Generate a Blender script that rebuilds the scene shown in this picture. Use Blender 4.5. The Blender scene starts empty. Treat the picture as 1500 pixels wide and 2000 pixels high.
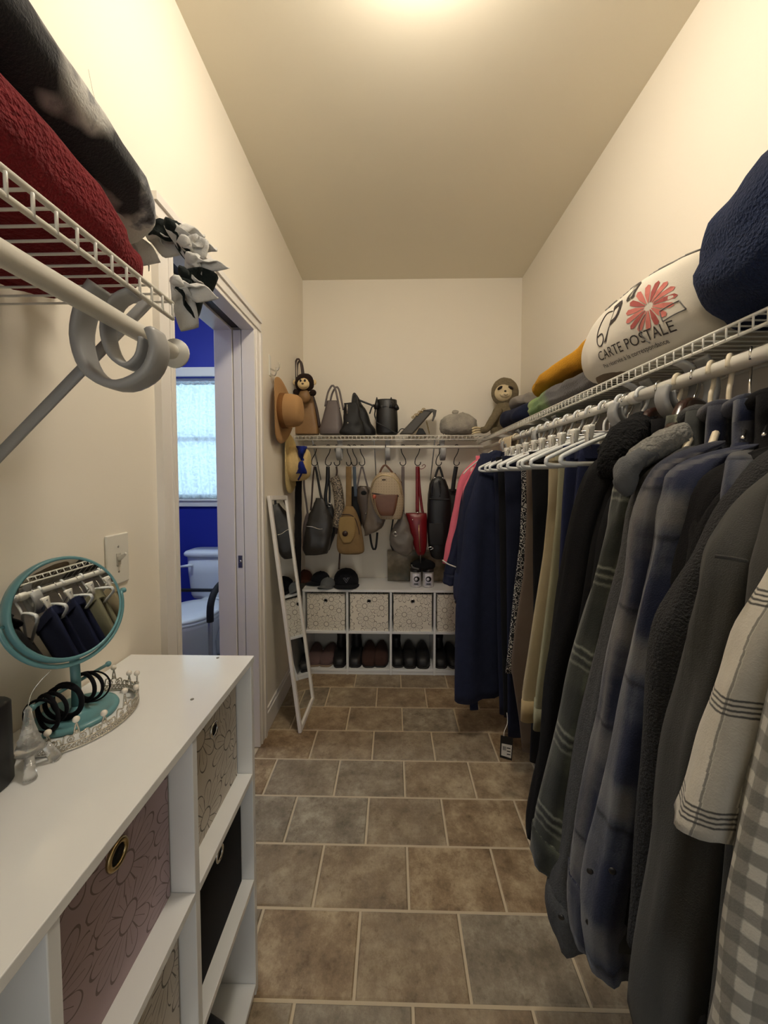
import bpy, math, random
from mathutils import Vector, noise, Matrix
random.seed(11)
R = math.radians
scene = bpy.context.scene
COL = scene.collection

# ------------------------------------------------------------------ camera
YAW, PITCH, FPX, EYE = R(1.2), R(2.4), 712.0, Vector((0, 0, 1.31))
cam_d = bpy.data.cameras.new('camera'); cam = bpy.data.objects.new('camera', cam_d); COL.objects.link(cam)
cam.location = EYE; cam.rotation_euler = (R(90) - PITCH, 0, YAW)
cam_d.sensor_fit = 'HORIZONTAL'; cam_d.sensor_width = 36; cam_d.lens = 36 * FPX / 1500
cam_d.shift_x, cam_d.shift_y = -.00205, -.02277
cam_d.clip_start = .02
scene.camera = cam
_fw = Vector((-math.sin(YAW) * math.cos(PITCH), math.cos(YAW) * math.cos(PITCH), -math.sin(PITCH)))
_rt = Vector((math.cos(YAW), math.sin(YAW), 0)); _up = _rt.cross(_fw)
def at(px, py, Y):
    """survey reading -> metres: the point seen at (px, py) that lies at room depth Y"""
    r = _fw + _rt * ((px - 753.07) / FPX) + _up * ((965.84 - py) / FPX)
    return EYE + r * (Y / r.y)

# ------------------------------------------------------------------ world, exposure, daylight
w = bpy.data.worlds.new('sky'); scene.world = w; w.use_nodes = True
w.node_tree.nodes['Background'].inputs[0].default_value = (.66, .84, 1, 1)
w.node_tree.nodes['Background'].inputs[1].default_value = .35
vs = scene.view_settings
vs.view_transform = 'Standard'; vs.look = 'None'; vs.gamma = 1; vs.use_curve_mapping = False
vs.exposure = 0.12
LAMP_POWER = 61.0
dl = bpy.data.lights.new('daylight', 'AREA'); dlo = bpy.data.objects.new('daylight', dl); COL.objects.link(dlo)
dl.shape = 'RECTANGLE'; dl.size = .9; dl.size_y = 1.05; dl.energy = 5; dl.color = (.55, .8, 1)
dlo.location = (-1.6, 3.16, 1.65); dlo.rotation_euler = (R(-90), 0, 0)

# added fill light behind the camera, shining in through the near-wall opening
bd = bpy.data.lights.new('added_rear_fill', 'AREA'); bdo = bpy.data.objects.new('added_rear_fill', bd); COL.objects.link(bdo)
bd.shape = 'RECTANGLE'; bd.size = 1.6; bd.size_y = 1.7; bd.energy = 18; bd.color = (1, .97, .92)
bdo.location = (.1, -2.6, 1.35); bdo.rotation_euler = (R(90), 0, 0)

# ------------------------------------------------------------------ colour + materials
def lin(c):
    return tuple((v / 255 / 12.92 if v / 255 <= .04045 else ((v / 255 + .055) / 1.055) ** 2.4) for v in c)
class NT:
    def __init__(s, name):
        s.m = bpy.data.materials.new(name); s.m.use_nodes = True
        s.t = s.m.node_tree; s.b = s.t.nodes['Principled BSDF']; s.l = s.t.links
    def n(s, typ, **k):
        nd = s.t.nodes.new(typ)
        for a, v in k.items(): setattr(nd, a, v)
        return nd
    def math(s, op, a, b=None, c=None):
        nd = s.n('ShaderNodeMath', operation=op)
        for i, v in enumerate((a, b, c)):
            if v is None: continue
            if isinstance(v, (int, float)): nd.inputs[i].default_value = v
            else: s.l.new(v, nd.inputs[i])
        return nd.outputs[0]
    def mix(s, f, a, b, blend='MIX'):
        nd = s.n('ShaderNodeMix', data_type='RGBA', blend_type=blend)
        for i, v in ((0, f), (6, a), (7, b)):
            if isinstance(v, (int, float)): nd.inputs[i].default_value = v
            elif isinstance(v, tuple): nd.inputs[i].default_value = (*v[:3], 1)
            else: s.l.new(v, nd.inputs[i])
        return nd.outputs[2]
    def noise(s, scale, detail=3, vec=None, rough=.55):
        nd = s.n('ShaderNodeTexNoise'); nd.inputs['Scale'].default_value = scale
        nd.inputs['Detail'].default_value = detail; nd.inputs['Roughness'].default_value = rough
        if vec is not None: s.l.new(vec, nd.inputs['Vector'])
        return nd.outputs[0]
    def ramp(s, v, *st):
        nd = s.n('ShaderNodeValToRGB'); e = nd.color_ramp.elements
        for i, (p, c) in enumerate(st):
            x = e[i] if i < 2 else e.new(p)
            x.position = p; x.color = (*c, 1) if len(c) == 3 else c
        s.l.new(v, nd.inputs[0]); return nd.outputs[0]
    def coord(s, kind='Object'): return s.n('ShaderNodeTexCoord').outputs[kind]
    def bump(s, h, strength=.3, dist=.002):
        nd = s.n('ShaderNodeBump'); nd.inputs['Strength'].default_value = strength; nd.inputs['Distance'].default_value = dist
        s.l.new(h, nd.inputs['Height']); s.l.new(nd.outputs[0], s.b.inputs['Normal'])
    def col(s, c):
        if isinstance(c, tuple): s.b.inputs['Base Color'].default_value = (*c[:3], 1)
        else: s.l.new(c, s.b.inputs['Base Color'])
    def set(s, **k):
        for a, v in k.items(): s.b.inputs[a.replace('_', ' ')].default_value = v
MATS = {}
def plain(name, c, rough=.5, metal=0, bump=0, bs=60, var=0, vs_=25, **k):
    if name in MATS: return MATS[name]
    t = NT(name); c = lin(c)
    co = t.coord()
    if var:
        t.col(t.mix(t.noise(vs_, 4, co), tuple(v * (1 - var) for v in c), tuple(min(1, v * (1 + var)) for v in c)))
    else: t.col(c)
    t.set(Roughness=rough, Metallic=metal, **k)
    if bump: t.bump(t.noise(bs, 4, co), bump)
    MATS[name] = t.m; return t.m
def fabric(name, c, var=.25, vs_=14, bump=.35, bs=500, rough=.95, sheen=.25, dist=.002, c2=None):
    if name in MATS: return MATS[name]
    t = NT(name); a = lin(c); co = t.coord()
    b = lin(c2) if c2 else tuple(min(1, v * (1 + var)) for v in a)
    t.col(t.mix(t.noise(vs_, 5, co), tuple(v * (1 - var) for v in a), b))
    t.set(Roughness=rough, Sheen_Weight=sheen, Sheen_Roughness=.6)
    t.b.inputs['Sheen Tint'].default_value = (*[min(1, v * 2 + .05) for v in a], 1)
    t.b.inputs['Specular IOR Level'].default_value = .25
    t.bump(t.noise(bs, 2, co), bump, dist)
    MATS[name] = t.m; return t.m
def leather(name, c, rough=.42, var=.2):
    if name in MATS: return MATS[name]
    t = NT(name); a = lin(c); co = t.coord()
    t.col(t.mix(t.noise(18, 4, co), tuple(v * (1 - var) for v in a), tuple(min(1, v * (1 + var)) for v in a)))
    t.set(Roughness=rough)
    vo = t.n('ShaderNodeTexVoronoi'); vo.inputs['Scale'].default_value = 420; t.l.new(co, vo.inputs['Vector'])
    t.bump(vo.outputs[0], .25, .001)
    MATS[name] = t.m; return t.m
def plaid(name, base, bands, rough=.95, bump=.4, soft=.10, wobble=.012):
    """bands: (axis, period, centre 0-1, width 0-1, colour, opacity); woven from the cloth's own UV metres"""
    if name in MATS: return MATS[name]
    t = NT(name); uv = t.n('ShaderNodeUVMap').outputs[0]
    sp = t.n('ShaderNodeSeparateXYZ'); t.l.new(uv, sp.inputs[0])
    c = lin(base)
    wob = t.math('MULTIPLY', t.math('SUBTRACT', t.noise(70, 4, t.coord(), .7), .5), wobble)
    for ax, per, ce, wi, cc, op in bands:
        v = t.math('ADD', sp.outputs[ax], wob)
        fr = t.math('FRACT', t.math('DIVIDE', v, per))
        dd = t.math('ABSOLUTE', t.math('SUBTRACT', fr, ce))
        kk = t.n('ShaderNodeMath', operation='MULTIPLY_ADD', use_clamp=True); t.l.new(dd, kk.inputs[0]); sf_ = min(soft, wi * .9); kk.inputs[1].default_value = -1 / sf_; kk.inputs[2].default_value = wi / 2 / sf_ + .5
        k = t.math('MULTIPLY', kk.outputs[0], op)
        c = t.mix(k, c, lin(cc))
    c = t.mix(t.math('MULTIPLY', t.noise(30, 4, t.coord()), .35), c, (.0, .0, .0))
    t.col(c); t.set(Roughness=rough, Sheen_Weight=.2); t.b.inputs['Specular IOR Level'].default_value = .25
    t.bump(t.noise(450, 2, t.coord()), bump, .002)
    MATS[name] = t.m; return t.m
def floral(name, bg, line, scale=11., width=.026, bg2=None):
    if name in MATS: return MATS[name]
    t = NT(name); sp = t.n('ShaderNodeSeparateXYZ'); t.l.new(t.coord(), sp.inputs[0])
    oi = t.n('ShaderNodeObjectInfo')
    cb = t.n('ShaderNodeCombineXYZ')
    t.l.new(t.math('ADD', t.math('MULTIPLY', sp.outputs[0], scale), t.math('MULTIPLY', oi.outputs['Random'], 40)), cb.inputs[0])
    t.l.new(t.math('MULTIPLY', sp.outputs[2], scale), cb.inputs[1])
    vo = t.n('ShaderNodeTexVoronoi', voronoi_dimensions='2D'); vo.inputs['Scale'].default_value = 1; vo.inputs['Randomness'].default_value = .8
    t.l.new(cb.outputs[0], vo.inputs['Vector'])
    df = t.n('ShaderNodeVectorMath', operation='SUBTRACT'); t.l.new(cb.outputs[0], df.inputs[0]); t.l.new(vo.outputs['Position'], df.inputs[1])
    ds = t.n('ShaderNodeSeparateXYZ'); t.l.new(df.outputs[0], ds.inputs[0])
    r = vo.outputs['Distance']; an = t.math('ARCTAN2', ds.outputs[1], ds.outputs[0])
    pet = t.math('ABSOLUTE', t.math('SINE', t.math('MULTIPLY', an, 5.5)))
    RR = t.math('ADD', .30, t.math('MULTIPLY', t.math('POWER', pet, .5), .27))
    edge = t.math('LESS_THAN', t.math('ABSOLUTE', t.math('SUBTRACT', r, RR)), width)
    rad = t.math('MULTIPLY', t.math('LESS_THAN', pet, .17), t.math('MULTIPLY', t.math('LESS_THAN', r, RR), t.math('GREATER_THAN', r, .15)))
    cen = t.math('LESS_THAN', t.math('ABSOLUTE', t.math('SUBTRACT', r, .15)), width * .8)
    pet2 = t.math('ABSOLUTE', t.math('SINE', t.math('MULTIPLY', an, 11)))
    fine = t.math('MULTIPLY', t.math('MULTIPLY', t.math('LESS_THAN', pet2, .1), t.math('LESS_THAN', r, t.math('MULTIPLY', RR, .8))), t.math('GREATER_THAN', r, .15))
    mk = t.math('MAXIMUM', t.math('MAXIMUM', edge, rad), t.math('MAXIMUM', cen, fine))
    base = t.mix(t.noise(9, 3, t.coord()), lin(bg), lin(bg2 or bg))
    t.col(t.mix(t.math('MULTIPLY', mk, .85), base, lin(line)))
    t.set(Roughness=.85); t.bump(t.noise(900, 2, t.coord()), .2, .001)
    MATS[name] = t.m; return t.m

WALL = plain('wall_paint', (240, 232, 216), .75, bump=.06, bs=220)
CEIL = plain('ceiling_paint', (236, 228, 208), .9, bump=.05, bs=180)
TRIM = plain('white_trim_paint', (236, 231, 224), .4)
BLUE = plain('royal_blue_paint', (28, 42, 150), .6, bump=.05, bs=200)
LAM = plain('white_laminate', (228, 229, 228), .14, var=.02, IOR=1.75)
LAMD = plain('laminate_edge', (215, 213, 208), .45)
WIRE = plain('white_vinyl_wire', (232, 228, 216), .4)
PLAS = plain('white_plastic', (226, 223, 212), .35)
GPLAS = plain('grey_white_plastic', (158, 158, 156), .45)
CHROME = plain('chrome', (215, 213, 208), .18, 1)
BLKM = plain('black_metal', (16, 14, 14), .4, .6)
BLK = plain('black_plastic', (14, 14, 15), .45)
TEAL = plain('teal_enamel', (98, 146, 152), .3)
BRASS = plain('pale_brass', (190, 170, 125), .28, 1)
PORC = plain('porcelain', (232, 236, 240), .12)
MIRROR = plain('mirror_silver', (235, 238, 238), .015, 1)
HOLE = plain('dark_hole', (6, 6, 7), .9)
GROUT = plain('grout', (196, 178, 148), .9, bump=.3, bs=200)
def tile_mat():
    t = NT('stone_tile'); g = t.n('ShaderNodeNewGeometry').outputs['Position']; oi = t.n('ShaderNodeObjectInfo').outputs['Random']
    mv = t.n('ShaderNodeVectorMath', operation='ADD'); t.l.new(g, mv.inputs[0])
    cb = t.n('ShaderNodeCombineXYZ'); t.l.new(t.math('MULTIPLY', oi, 17), cb.inputs[2]); t.l.new(cb.outputs[0], mv.inputs[1])
    v = mv.outputs[0]
    a = t.ramp(t.noise(9, 10, v, .76), (.34, lin((108, 84, 58))), (.50, lin((152, 127, 96))), (.66, lin((196, 174, 138))))
    b = t.ramp(t.noise(10, 10, v, .76), (.34, lin((108, 97, 80))), (.50, lin((144, 131, 111))), (.66, lin((184, 172, 148))))
    c = t.mix(oi, a, b)
    spk = t.ramp(t.noise(26, 9, v, .78), (.34, (.52, .47, .42)), (.46, (.95, .95, .95)), (.66, (1.0, 1.0, 1.0)))
    t.col(t.mix(.75, c, spk, 'MULTIPLY'))
    t.set(Roughness=.5); t.b.inputs['Specular IOR Level'].default_value = .35
    t.bump(t.noise(24, 9, v, .72), .6, .004)
    return t.m
TILE = tile_mat()

# ------------------------------------------------------------------ objects
ORG = {}
def tag(o, label=None, cat=None, group=None, kind=None):
    if label: o['label'] = label
    if cat: o['category'] = cat
    if group: o['group'] = group
    if kind: o['kind'] = kind
    return o
def thing(name, label, cat, loc=(0, 0, 0), rz=0, group=None, local=False, kind=None):
    o = bpy.data.objects.new(name, None); COL.objects.link(o); o.empty_display_size = .05
    o.location = loc; o.rotation_euler = (0, 0, rz)
    ORG[o.name] = Vector((0, 0, 0)) if local else Vector(loc)
    return tag(o, label, cat, group, kind)
def copy_tree(o, parent=None, loc=None, rz=None, label=None):
    c = o.copy(); COL.objects.link(c); c.parent = parent
    if loc is not None: c.location = loc
    if rz is not None: c.rotation_euler = (0, 0, rz)
    if label: c['label'] = label
    for ch in list(o.children): copy_tree(ch, c)
    return c
def cat1(p0, p1, p2, p3, t):
    return .5 * ((2 * p1) + (-p0 + p2) * t + (2 * p0 - 5 * p1 + 4 * p2 - p3) * t * t + (-p0 + 3 * p1 - 3 * p2 + p3) * t ** 3)
def spline(pts, n):
    """Catmull-Rom through tuples or Vectors, n samples"""
    P = [Vector(p) for p in pts]; k = len(P) - 1; out = []
    for i in range(n):
        s = i / (n - 1) * k; j = min(int(s), k - 1); t = s - j
        out.append(cat1(P[max(j - 1, 0)], P[j], P[j + 1], P[min(j + 2, k)], t))
    return out
def sgnpow(v, p): return math.copysign(abs(v) ** p, v)
def ring(c, u, v, a, b, n=24, e=2., ph=0):
    c, u, v = Vector(c), Vector(u), Vector(v); o = []
    for i in range(n):
        th = 2 * math.pi * i / n + ph
        o.append(c + u * (a * sgnpow(math.cos(th), 2 / e)) + v * (b * sgnpow(math.sin(th), 2 / e)))
    return o
class MB:
    def __init__(s): s.v, s.f, s.uv = [], [], {}
    def add(s, vs_, fs):
        k = len(s.v); s.v += [Vector(p) for p in vs_]; s.f += [tuple(i + k for i in f) for f in fs]; return s
    def box(s, x0, x1, y0, y1, z0, z1):
        return s.add([(x, y, z) for x in (x0, x1) for y in (y0, y1) for z in (z0, z1)],
                     [(0, 1, 3, 2), (4, 6, 7, 5), (0, 4, 5, 1), (2, 3, 7, 6), (0, 2, 6, 4), (1, 5, 7, 3)])
    def loft(s, rings, cap=True, closed=False):
        n = len(rings[0]); k = len(s.v)
        for r in rings: s.v += [Vector(p) for p in r]
        L = len(rings); arc = 0.
        for i in range(L if closed else L - 1):
            j = (i + 1) % L
            d = (rings[i][0] - rings[j][0]).length if isinstance(rings[i][0], Vector) else 0
            per = 0.
            for q in range(n):
                q2 = (q + 1) % n
                dl_ = (Vector(rings[i][q]) - Vector(rings[i][q2])).length
                s.f.append((k + i * n + q, k + i * n + q2, k + j * n + q2, k + j * n + q))
                s.uv[len(s.f) - 1] = ((per, arc), (per + dl_, arc), (per + dl_, arc + d), (per, arc + d))
                per += dl_
            arc += d
        if cap and not closed:
            s.f.append(tuple(k + q for q in reversed(range(n))))
            s.f.append(tuple(k + (L - 1) * n + q for q in range(n)))
        return s
    def tube(s, path, r, n=8, closed=False, ell=None, side=None, e=2., cap=True):
        """round or (ell=(a,b), side) flat section swept along a path; r may be a list"""
        P = [Vector(p) for p in path]; L = len(P); rings = []; pu = None
        for i in range(L):
            if closed: t = P[(i + 1) % L] - P[i - 1]
            else: t = P[min(i + 1, L - 1)] - P[max(i - 1, 0)]
            if t.length < 1e-9: t = Vector((0, 0, 1))
            t.normalize()
            if side is not None: u = Vector(side)
            elif pu is None: u = Vector((0, 0, 1)) if abs(t.z) < .9 else Vector((1, 0, 0))
            else: u = pu
            u = u - t * u.dot(t)
            if u.length < 1e-6: u = t.orthogonal()
            u.normalize(); pu = u; v = t.cross(u)
            rr = r[i] if isinstance(r, (list, tuple)) else r
            a, b = (rr, rr) if ell is None else ell
            rings.append(ring(P[i], u, v, a, b, n, e))
        return s.loft(rings, cap, closed)
    def strip(s, path, w_, t_, side=(1, 0, 0), n=8): return s.tube(path, 0, n, ell=(w_ / 2, t_ / 2), side=side, e=5)
    def lathe(s, prof, c=(0, 0, 0), n=24, ax=(0, 0, 1), u=None):
        ax = Vector(ax).normalized(); u = Vector(u) if u else ax.orthogonal().normalized(); v = ax.cross(u); c = Vector(c)
        return s.loft([ring(c + ax * z, u, v, max(r, 1e-4), max(r, 1e-4), n) for r, z in prof])
    def ball(s, c, rx, ry=None, rz=None, n=16, m=10, e=2., rot=None):
        ry = rx if ry is None else ry; rz = rx if rz is None else rz; rings = []
        for i in range(m + 1):
            a = -math.pi / 2 + math.pi * i / m; cr = max(math.cos(a), .02) ** (2 / e if e != 2 else 1)
            rr = ring((0, 0, rz * sgnpow(math.sin(a), 2 / e if e != 2 else 1)), (1, 0, 0), (0, 1, 0), rx * cr, ry * cr, n, e)
            if rot: rr = [rot @ p for p in rr]
            rings.append([Vector(c) + p for p in rr])
        return s.loft(rings)
    def disc(s, c, r, ax, th=.002, n=24): return s.lathe([(r, 0), (r, th)], c, n, ax)
    def torus(s, c, R_, r, ax=(0, 0, 1), n=28, m=8, sx=1.):
        ax = Vector(ax).normalized(); u = ax.orthogonal().normalized(); v = ax.cross(u)
        return s.tube([Vector(c) + u * (R_ * math.cos(2 * math.pi * i / n)) + v * (R_ * sx * math.sin(2 * math.pi * i / n)) for i in range(n)], r, m, True)
    def noisy(s, amp, freq, seed=0, only=None):
        off = Vector((seed * 7.3, seed * 3.1, seed * 5.7))
        for p in s.v:
            d = noise.noise_vector(p * freq + off) + noise.noise_vector(p * freq * 2.3 + off) * .45
            p += d * amp
        return s
    def build(s, name, m, parent=None, smooth=True, label=None, org=None, bev=0):
        me = bpy.data.meshes.new(name)
        o0 = org if org is not None else (ORG.get(parent.name, Vector((0, 0, 0))) if parent else Vector((0, 0, 0)))
        o0 = Vector(o0)
        me.from_pydata([p - o0 for p in s.v], [], s.f)
        if s.uv:
            ul = me.uv_layers.new(name='UVMap')
            for fi, cs in s.uv.items():
                po = me.polygons[fi]
                for li, c in zip(po.loop_indices, cs): ul.data[li].uv = c
        me.polygons.foreach_set('use_smooth', [smooth] * len(me.polygons))
        me.materials.append(m); me.update()
        o = bpy.data.objects.new(name, me); COL.objects.link(o)
        if parent: o.parent = parent; ORG[o.name] = o0
        else: o.location = o0
        if label: o['label'] = label
        if bev:
            b = o.modifiers.new('bevel', 'BEVEL'); b.width = bev; b.segments = 2; b.limit_method = 'ANGLE'
        return o
def B(x0, x1, y0, y1, z0, z1): return MB().box(x0, x1, y0, y1, z0, z1)
def struct(o, label=None): o['kind'] = 'structure'; return tag(o, label)
def arc(c, r, a0, a1, n, u=(1, 0, 0), v=(0, 0, 1)):
    c, u, v = Vector(c), Vector(u), Vector(v)
    return [c + u * (r * math.cos(R(a0 + (a1 - a0) * i / (n - 1)))) + v * (r * math.sin(R(a0 + (a1 - a0) * i / (n - 1)))) for i in range(n)]

# ================================================================== the room
XL, XR, YB, YN, ZC = -.66, .925, 2.70, -1.25, 2.755
TH = .17
DY0, DY1, DZ = 1.075, 1.73, 2.02            # doorway in the left wall
m = MB().box(XL - TH, XL, YN, DY0, 0, ZC).box(XL - TH, XL, DY0, DY1, DZ, ZC)
m.box(XL - .05, XL, DY1, YB, 0, ZC).box(XL - TH, XL - .095, DY1, YB, 0, ZC).box(XL - .095, XL - .05, DY1, YB, DZ, ZC)
struct(m.build('wall_left', WALL, smooth=False))
struct(B(XR, XR + .1, YN, YB + .1, -.06, ZC).build('wall_right', WALL, smooth=False))
struct(B(XL - TH, XR, YB, YB + .1, -.06, ZC).build('wall_back', WALL, smooth=False))
EX0, EX1, EZ = -.34, .48, 2.05                # opening added behind the camera so the fill light gets in
struct(MB().box(XL - TH, EX0, YN - .1, YN, -.06, ZC).box(EX1, XR + .1, YN - .1, YN, -.06, ZC).box(EX0, EX1, YN - .1, YN, EZ, ZC).build('wall_near', WALL, smooth=False))
struct(B(XL - TH, XR + .1, YN - .1, YB + .1, ZC, ZC + .08).build('ceiling', CEIL, smooth=False))
flr = struct(B(XL - TH, XR, YN, YB, -.06, -.0035).build('floor', GROUT, smooth=False))
# tiles: brick bond, each its own piece
TW, TD, GAP = .2962, .1975, .0075
def tile_mesh(w_, d_):
    b = .0035; mb = MB()
    lo = [(-w_/2, -d_/2, -.0035), (w_/2, -d_/2, -.0035), (w_/2, d_/2, -.0035), (-w_/2, d_/2, -.0035)]
    hi = [(x - math.copysign(b, x), y - math.copysign(b, y), 0) for x, y, z in lo]
    mb.add(lo + hi, [(0, 1, 5, 4), (1, 2, 6, 5), (2, 3, 7, 6), (3, 0, 4, 7), (4, 5, 6, 7)]); return mb
full = None; row = 0; y = 1.649
while y > YN + .02: y -= TD; row += 1
r_ = -row
while y < YB:
    x = (.05 if r_ % 2 else -.0985) - TW * 3
    while x < XR:
        x0, x1 = max(x + GAP / 2, XL + .002), min(x + TW - GAP / 2, XR - .002)
        y0, y1 = max(y + GAP / 2, YN + .002), min(y + TD - GAP / 2, YB - .002)
        if x1 - x0 > .02 and y1 - y0 > .02:
            if x1 - x0 > TW - GAP - .001 and y1 - y0 > TD - GAP - .001:
                if full is None: full = tile_mesh(x1 - x0, y1 - y0).build('tile', TILE, flr, smooth=False); o = full
                else: o = full.copy(); COL.objects.link(o)
            else: o = tile_mesh(x1 - x0, y1 - y0).build('tile', TILE, flr, smooth=False)
            o.location = ((x0 + x1) / 2, (y0 + y1) / 2, 0)
        x += TW
    y += TD; r_ += 1
# baseboards
def baseboard(name, x0, x1, y0, y1, ax):
    mb = MB().box(x0, x1, y0, y1, 0, .10)
    if ax == 'x': mb.box(x0, x0 + (x1 - x0) * .6, y0, y1, .10, .12)
    else: mb.box(x0, x1, y0 + (y1 - y0) * .4, y1, .10, .12)
    return struct(mb.build(name, TRIM, smooth=False, bev=.003))
baseboard('baseboard_left', XL, XL + .014, 1.802, YB, 'x')
baseboard('baseboard_back', XL + .014, XR, YB - .014, YB, 'y')
# door casing, jambs
CX = XL + .02
t1 = struct(thing('trim_1', None, None))
def casing(y0, y1, z0, z1, outer):
    """flat board, raised outer band and a thin inner bead, built side by side"""
    cut = {'far': ((y0, y0 + .012, .010), (y0 + .012, y0 + .020, .016), (y0 + .020, y1 - .022, .013), (y1 - .022, y1, .020)),
           'near': ((y0, y0 + .022, .020), (y0 + .022, y1 - .020, .013), (y1 - .020, y1 - .012, .016), (y1 - .012, y1, .010)),
           'top': ((z0, z0 + .012, .010), (z0 + .012, z0 + .020, .016), (z0 + .020, z1 - .022, .013), (z1 - .022, z1, .020))}[outer]
    mb = MB()
    for a, b, d in cut:
        if outer == 'top': mb.box(XL, XL + d, y0, y1, a, b)
        else: mb.box(XL, XL + d, a, b, z0, z1)
    mb.build('casing', TRIM, t1, smooth=False)
casing(DY1 - .004, DY1 + .07, 0, DZ - .004, 'far'); casing(DY0 - .07, DY0 + .004, 0, DZ - .004, 'near'); casing(DY0 - .07, DY1 + .07, DZ - .004, DZ + .07, 'top')
B(XL - .05, XL + .012, DY1 - .014, DY1, 0, DZ).build('jamb', TRIM, t1, smooth=False, bev=.002)
B(XL - TH - .01, XL - .095, DY1 - .014, DY1, 0, DZ).build('jamb', TRIM, t1, smooth=False, bev=.002)
B(XL - TH - .01, XL + .012, DY0, DY0 + .014, 0, DZ).build('jamb', TRIM, t1, smooth=False, bev=.002)
B(XL - .05, XL + .012, DY0 + .014, DY1 - .014, DZ - .014, DZ).build('head_jamb', TRIM, t1, smooth=False, bev=.002)
B(XL - TH - .01, XL - .095, DY0 + .014, DY1 - .014, DZ - .014, DZ).build('head_jamb', TRIM, t1, smooth=False, bev=.002)
B(XL - .095, XL - .05, DY0 + .014, DY1 - .014, DZ - .003, DZ).build('track', plain('track_dark_metal', (60, 55, 50), .5, .6), t1, smooth=False)  # dark grey metal track for the pocket door
d1 = struct(thing('door_1', None, None))
B(XL - .091, XL - .054, DY1 - .010, YB - .06, .012, DZ - .012).build('door_panel', TRIM, d1, smooth=False, bev=.002)
lk = B(XL - .083, XL - .062, DY1 - .0125, DY1 - .009, .885, .945).build('latch_plate', plain('satin_nickel', (150, 147, 140), .35, 1), d1, smooth=False, bev=.002)
MB().lathe([(.006, 0), (.006, .002), (.003, .003)], (XL - .0725, DY1 - .0125, .917), 14, (0, -1, 0)).build('latch_button', CHROME, lk)
# hairline crack in the left wall paint
tag(MB().tube([(XL + .0006, U_, Z_) for U_, Z_ in ((.812, 2.195), (.822, 2.16), (.845, 2.11), (.872, 2.06), (.888, 2.02))], .00022, 5).build('wall_crack', plain('crack_grey', (130, 118, 96), .9)), 'thin dark hairline crack on the cream wall above the tied fleece', 'crack')

# ------------------------------------------------------------------ ceiling lamp (lights the closet)
LX, LY = .08, .86
lamp = thing('ceiling_lamp', 'round white flush ceiling lamp above the closet aisle', 'lamp', (LX, LY, ZC))
MB().lathe([(.150, 0), (.150, -.012), (.140, -.016)], (LX, LY, ZC), 40).build('base', PLAS, lamp)
def glow(name, k):
    t = NT(name); t.set(Roughness=.4); t.col((.9, .85, .75))
    t.b.inputs['Emission Color'].default_value = (1, .90, .76, 1); t.b.inputs['Emission Strength'].default_value = LAMP_POWER * k; return t.m
MB().lathe([(.130, -.016), (.134, -.04), (.126, -.075), (.10, -.105), (.06, -.122), (.001, -.128)], (LX, LY, ZC), 40).build('glass_dome', glow('lit_glass_dome', 1.), lamp)

# ------------------------------------------------------------------ bathroom beyond the doorway
BX0, BX1, BY0, BY1, BZ = -2.7, XL - TH, .75, 2.92, 2.6
WX0, WX1, WZ0, WZ1 = -2.0, -1.22, 1.15, 2.13
m = MB().box(BX0, BX1, BY1, BY1 + .1, 0, WZ0).box(BX0, BX1, BY1, BY1 + .1, WZ1, BZ).box(BX0, WX0, BY1, BY1 + .1, WZ0, WZ1).box(WX1, BX1, BY1, BY1 + .1, WZ0, WZ1)
struct(m.build('wall_bathroom_back', BLUE, smooth=False))
struct(B(BX0 - .1, BX0, BY0 - .1, BY1 + .1, 0, BZ).build('wall_bathroom_left', BLUE, smooth=False))
struct(B(BX0, BX1, BY0 - .1, BY0, 0, BZ).build('wall_bathroom_near', BLUE, smooth=False))
struct(B(BX0 - .1, BX1, BY0 - .1, BY1 + .1, BZ, BZ + .06).build('ceiling_bathroom', CEIL, smooth=False))
struct(B(BX0, BX1, BY0, BY1, -.06, 0).build('floor_bathroom', plain('bath_vinyl', (150, 140, 125), .5, var=.2), smooth=False))
w1 = struct(thing('window_1', None, None))
for nm, a in (('window_frame', (WX0 - .07, WX0, WZ0 - .06, WZ1 + .07)), ('window_frame', (WX1, WX1 + .07, WZ0 - .06, WZ1 + .07)), ('window_frame', (WX0, WX1, WZ1, WZ1 + .07)), ('window_apron', (WX0, WX1, WZ0 - .06, WZ0 - .015))):
    B(a[0], a[1], BY1 - .018, BY1, a[2], a[3]).build(nm, TRIM, w1, smooth=False, bev=.003)
B(WX0 - .02, WX1 + .02, BY1 - .03, BY1 + .06, WZ0 - .015, WZ0).build('window_sill', TRIM, w1, smooth=False, bev=.003)
for a in ((WX0, WX0 + .035, WZ0, WZ1), (WX1 - .035, WX1, WZ0, WZ1), (WX0 + .035, WX1 - .035, WZ1 - .035, WZ1), (WX0 + .035, WX1 - .035, WZ0, WZ0 + .035), (WX0 + .035, WX1 - .035, 1.62, 1.655)):
    B(a[0], a[1], BY1 + .05, BY1 + .08, a[2], a[3]).build('sash', TRIM, w1, smooth=False)
gl = NT('window_glass'); gl.set(Roughness=0, Transmission_Weight=1, IOR=1.02); gl.col((.9, .96, 1))
for z0, z1 in ((WZ0 + .035, 1.62), (1.655, WZ1 - .035)): B(WX0 + .035, WX1 - .035, BY1 + .062, BY1 + .066, z0, z1).build('pane', gl.m, w1, smooth=False)
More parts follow.
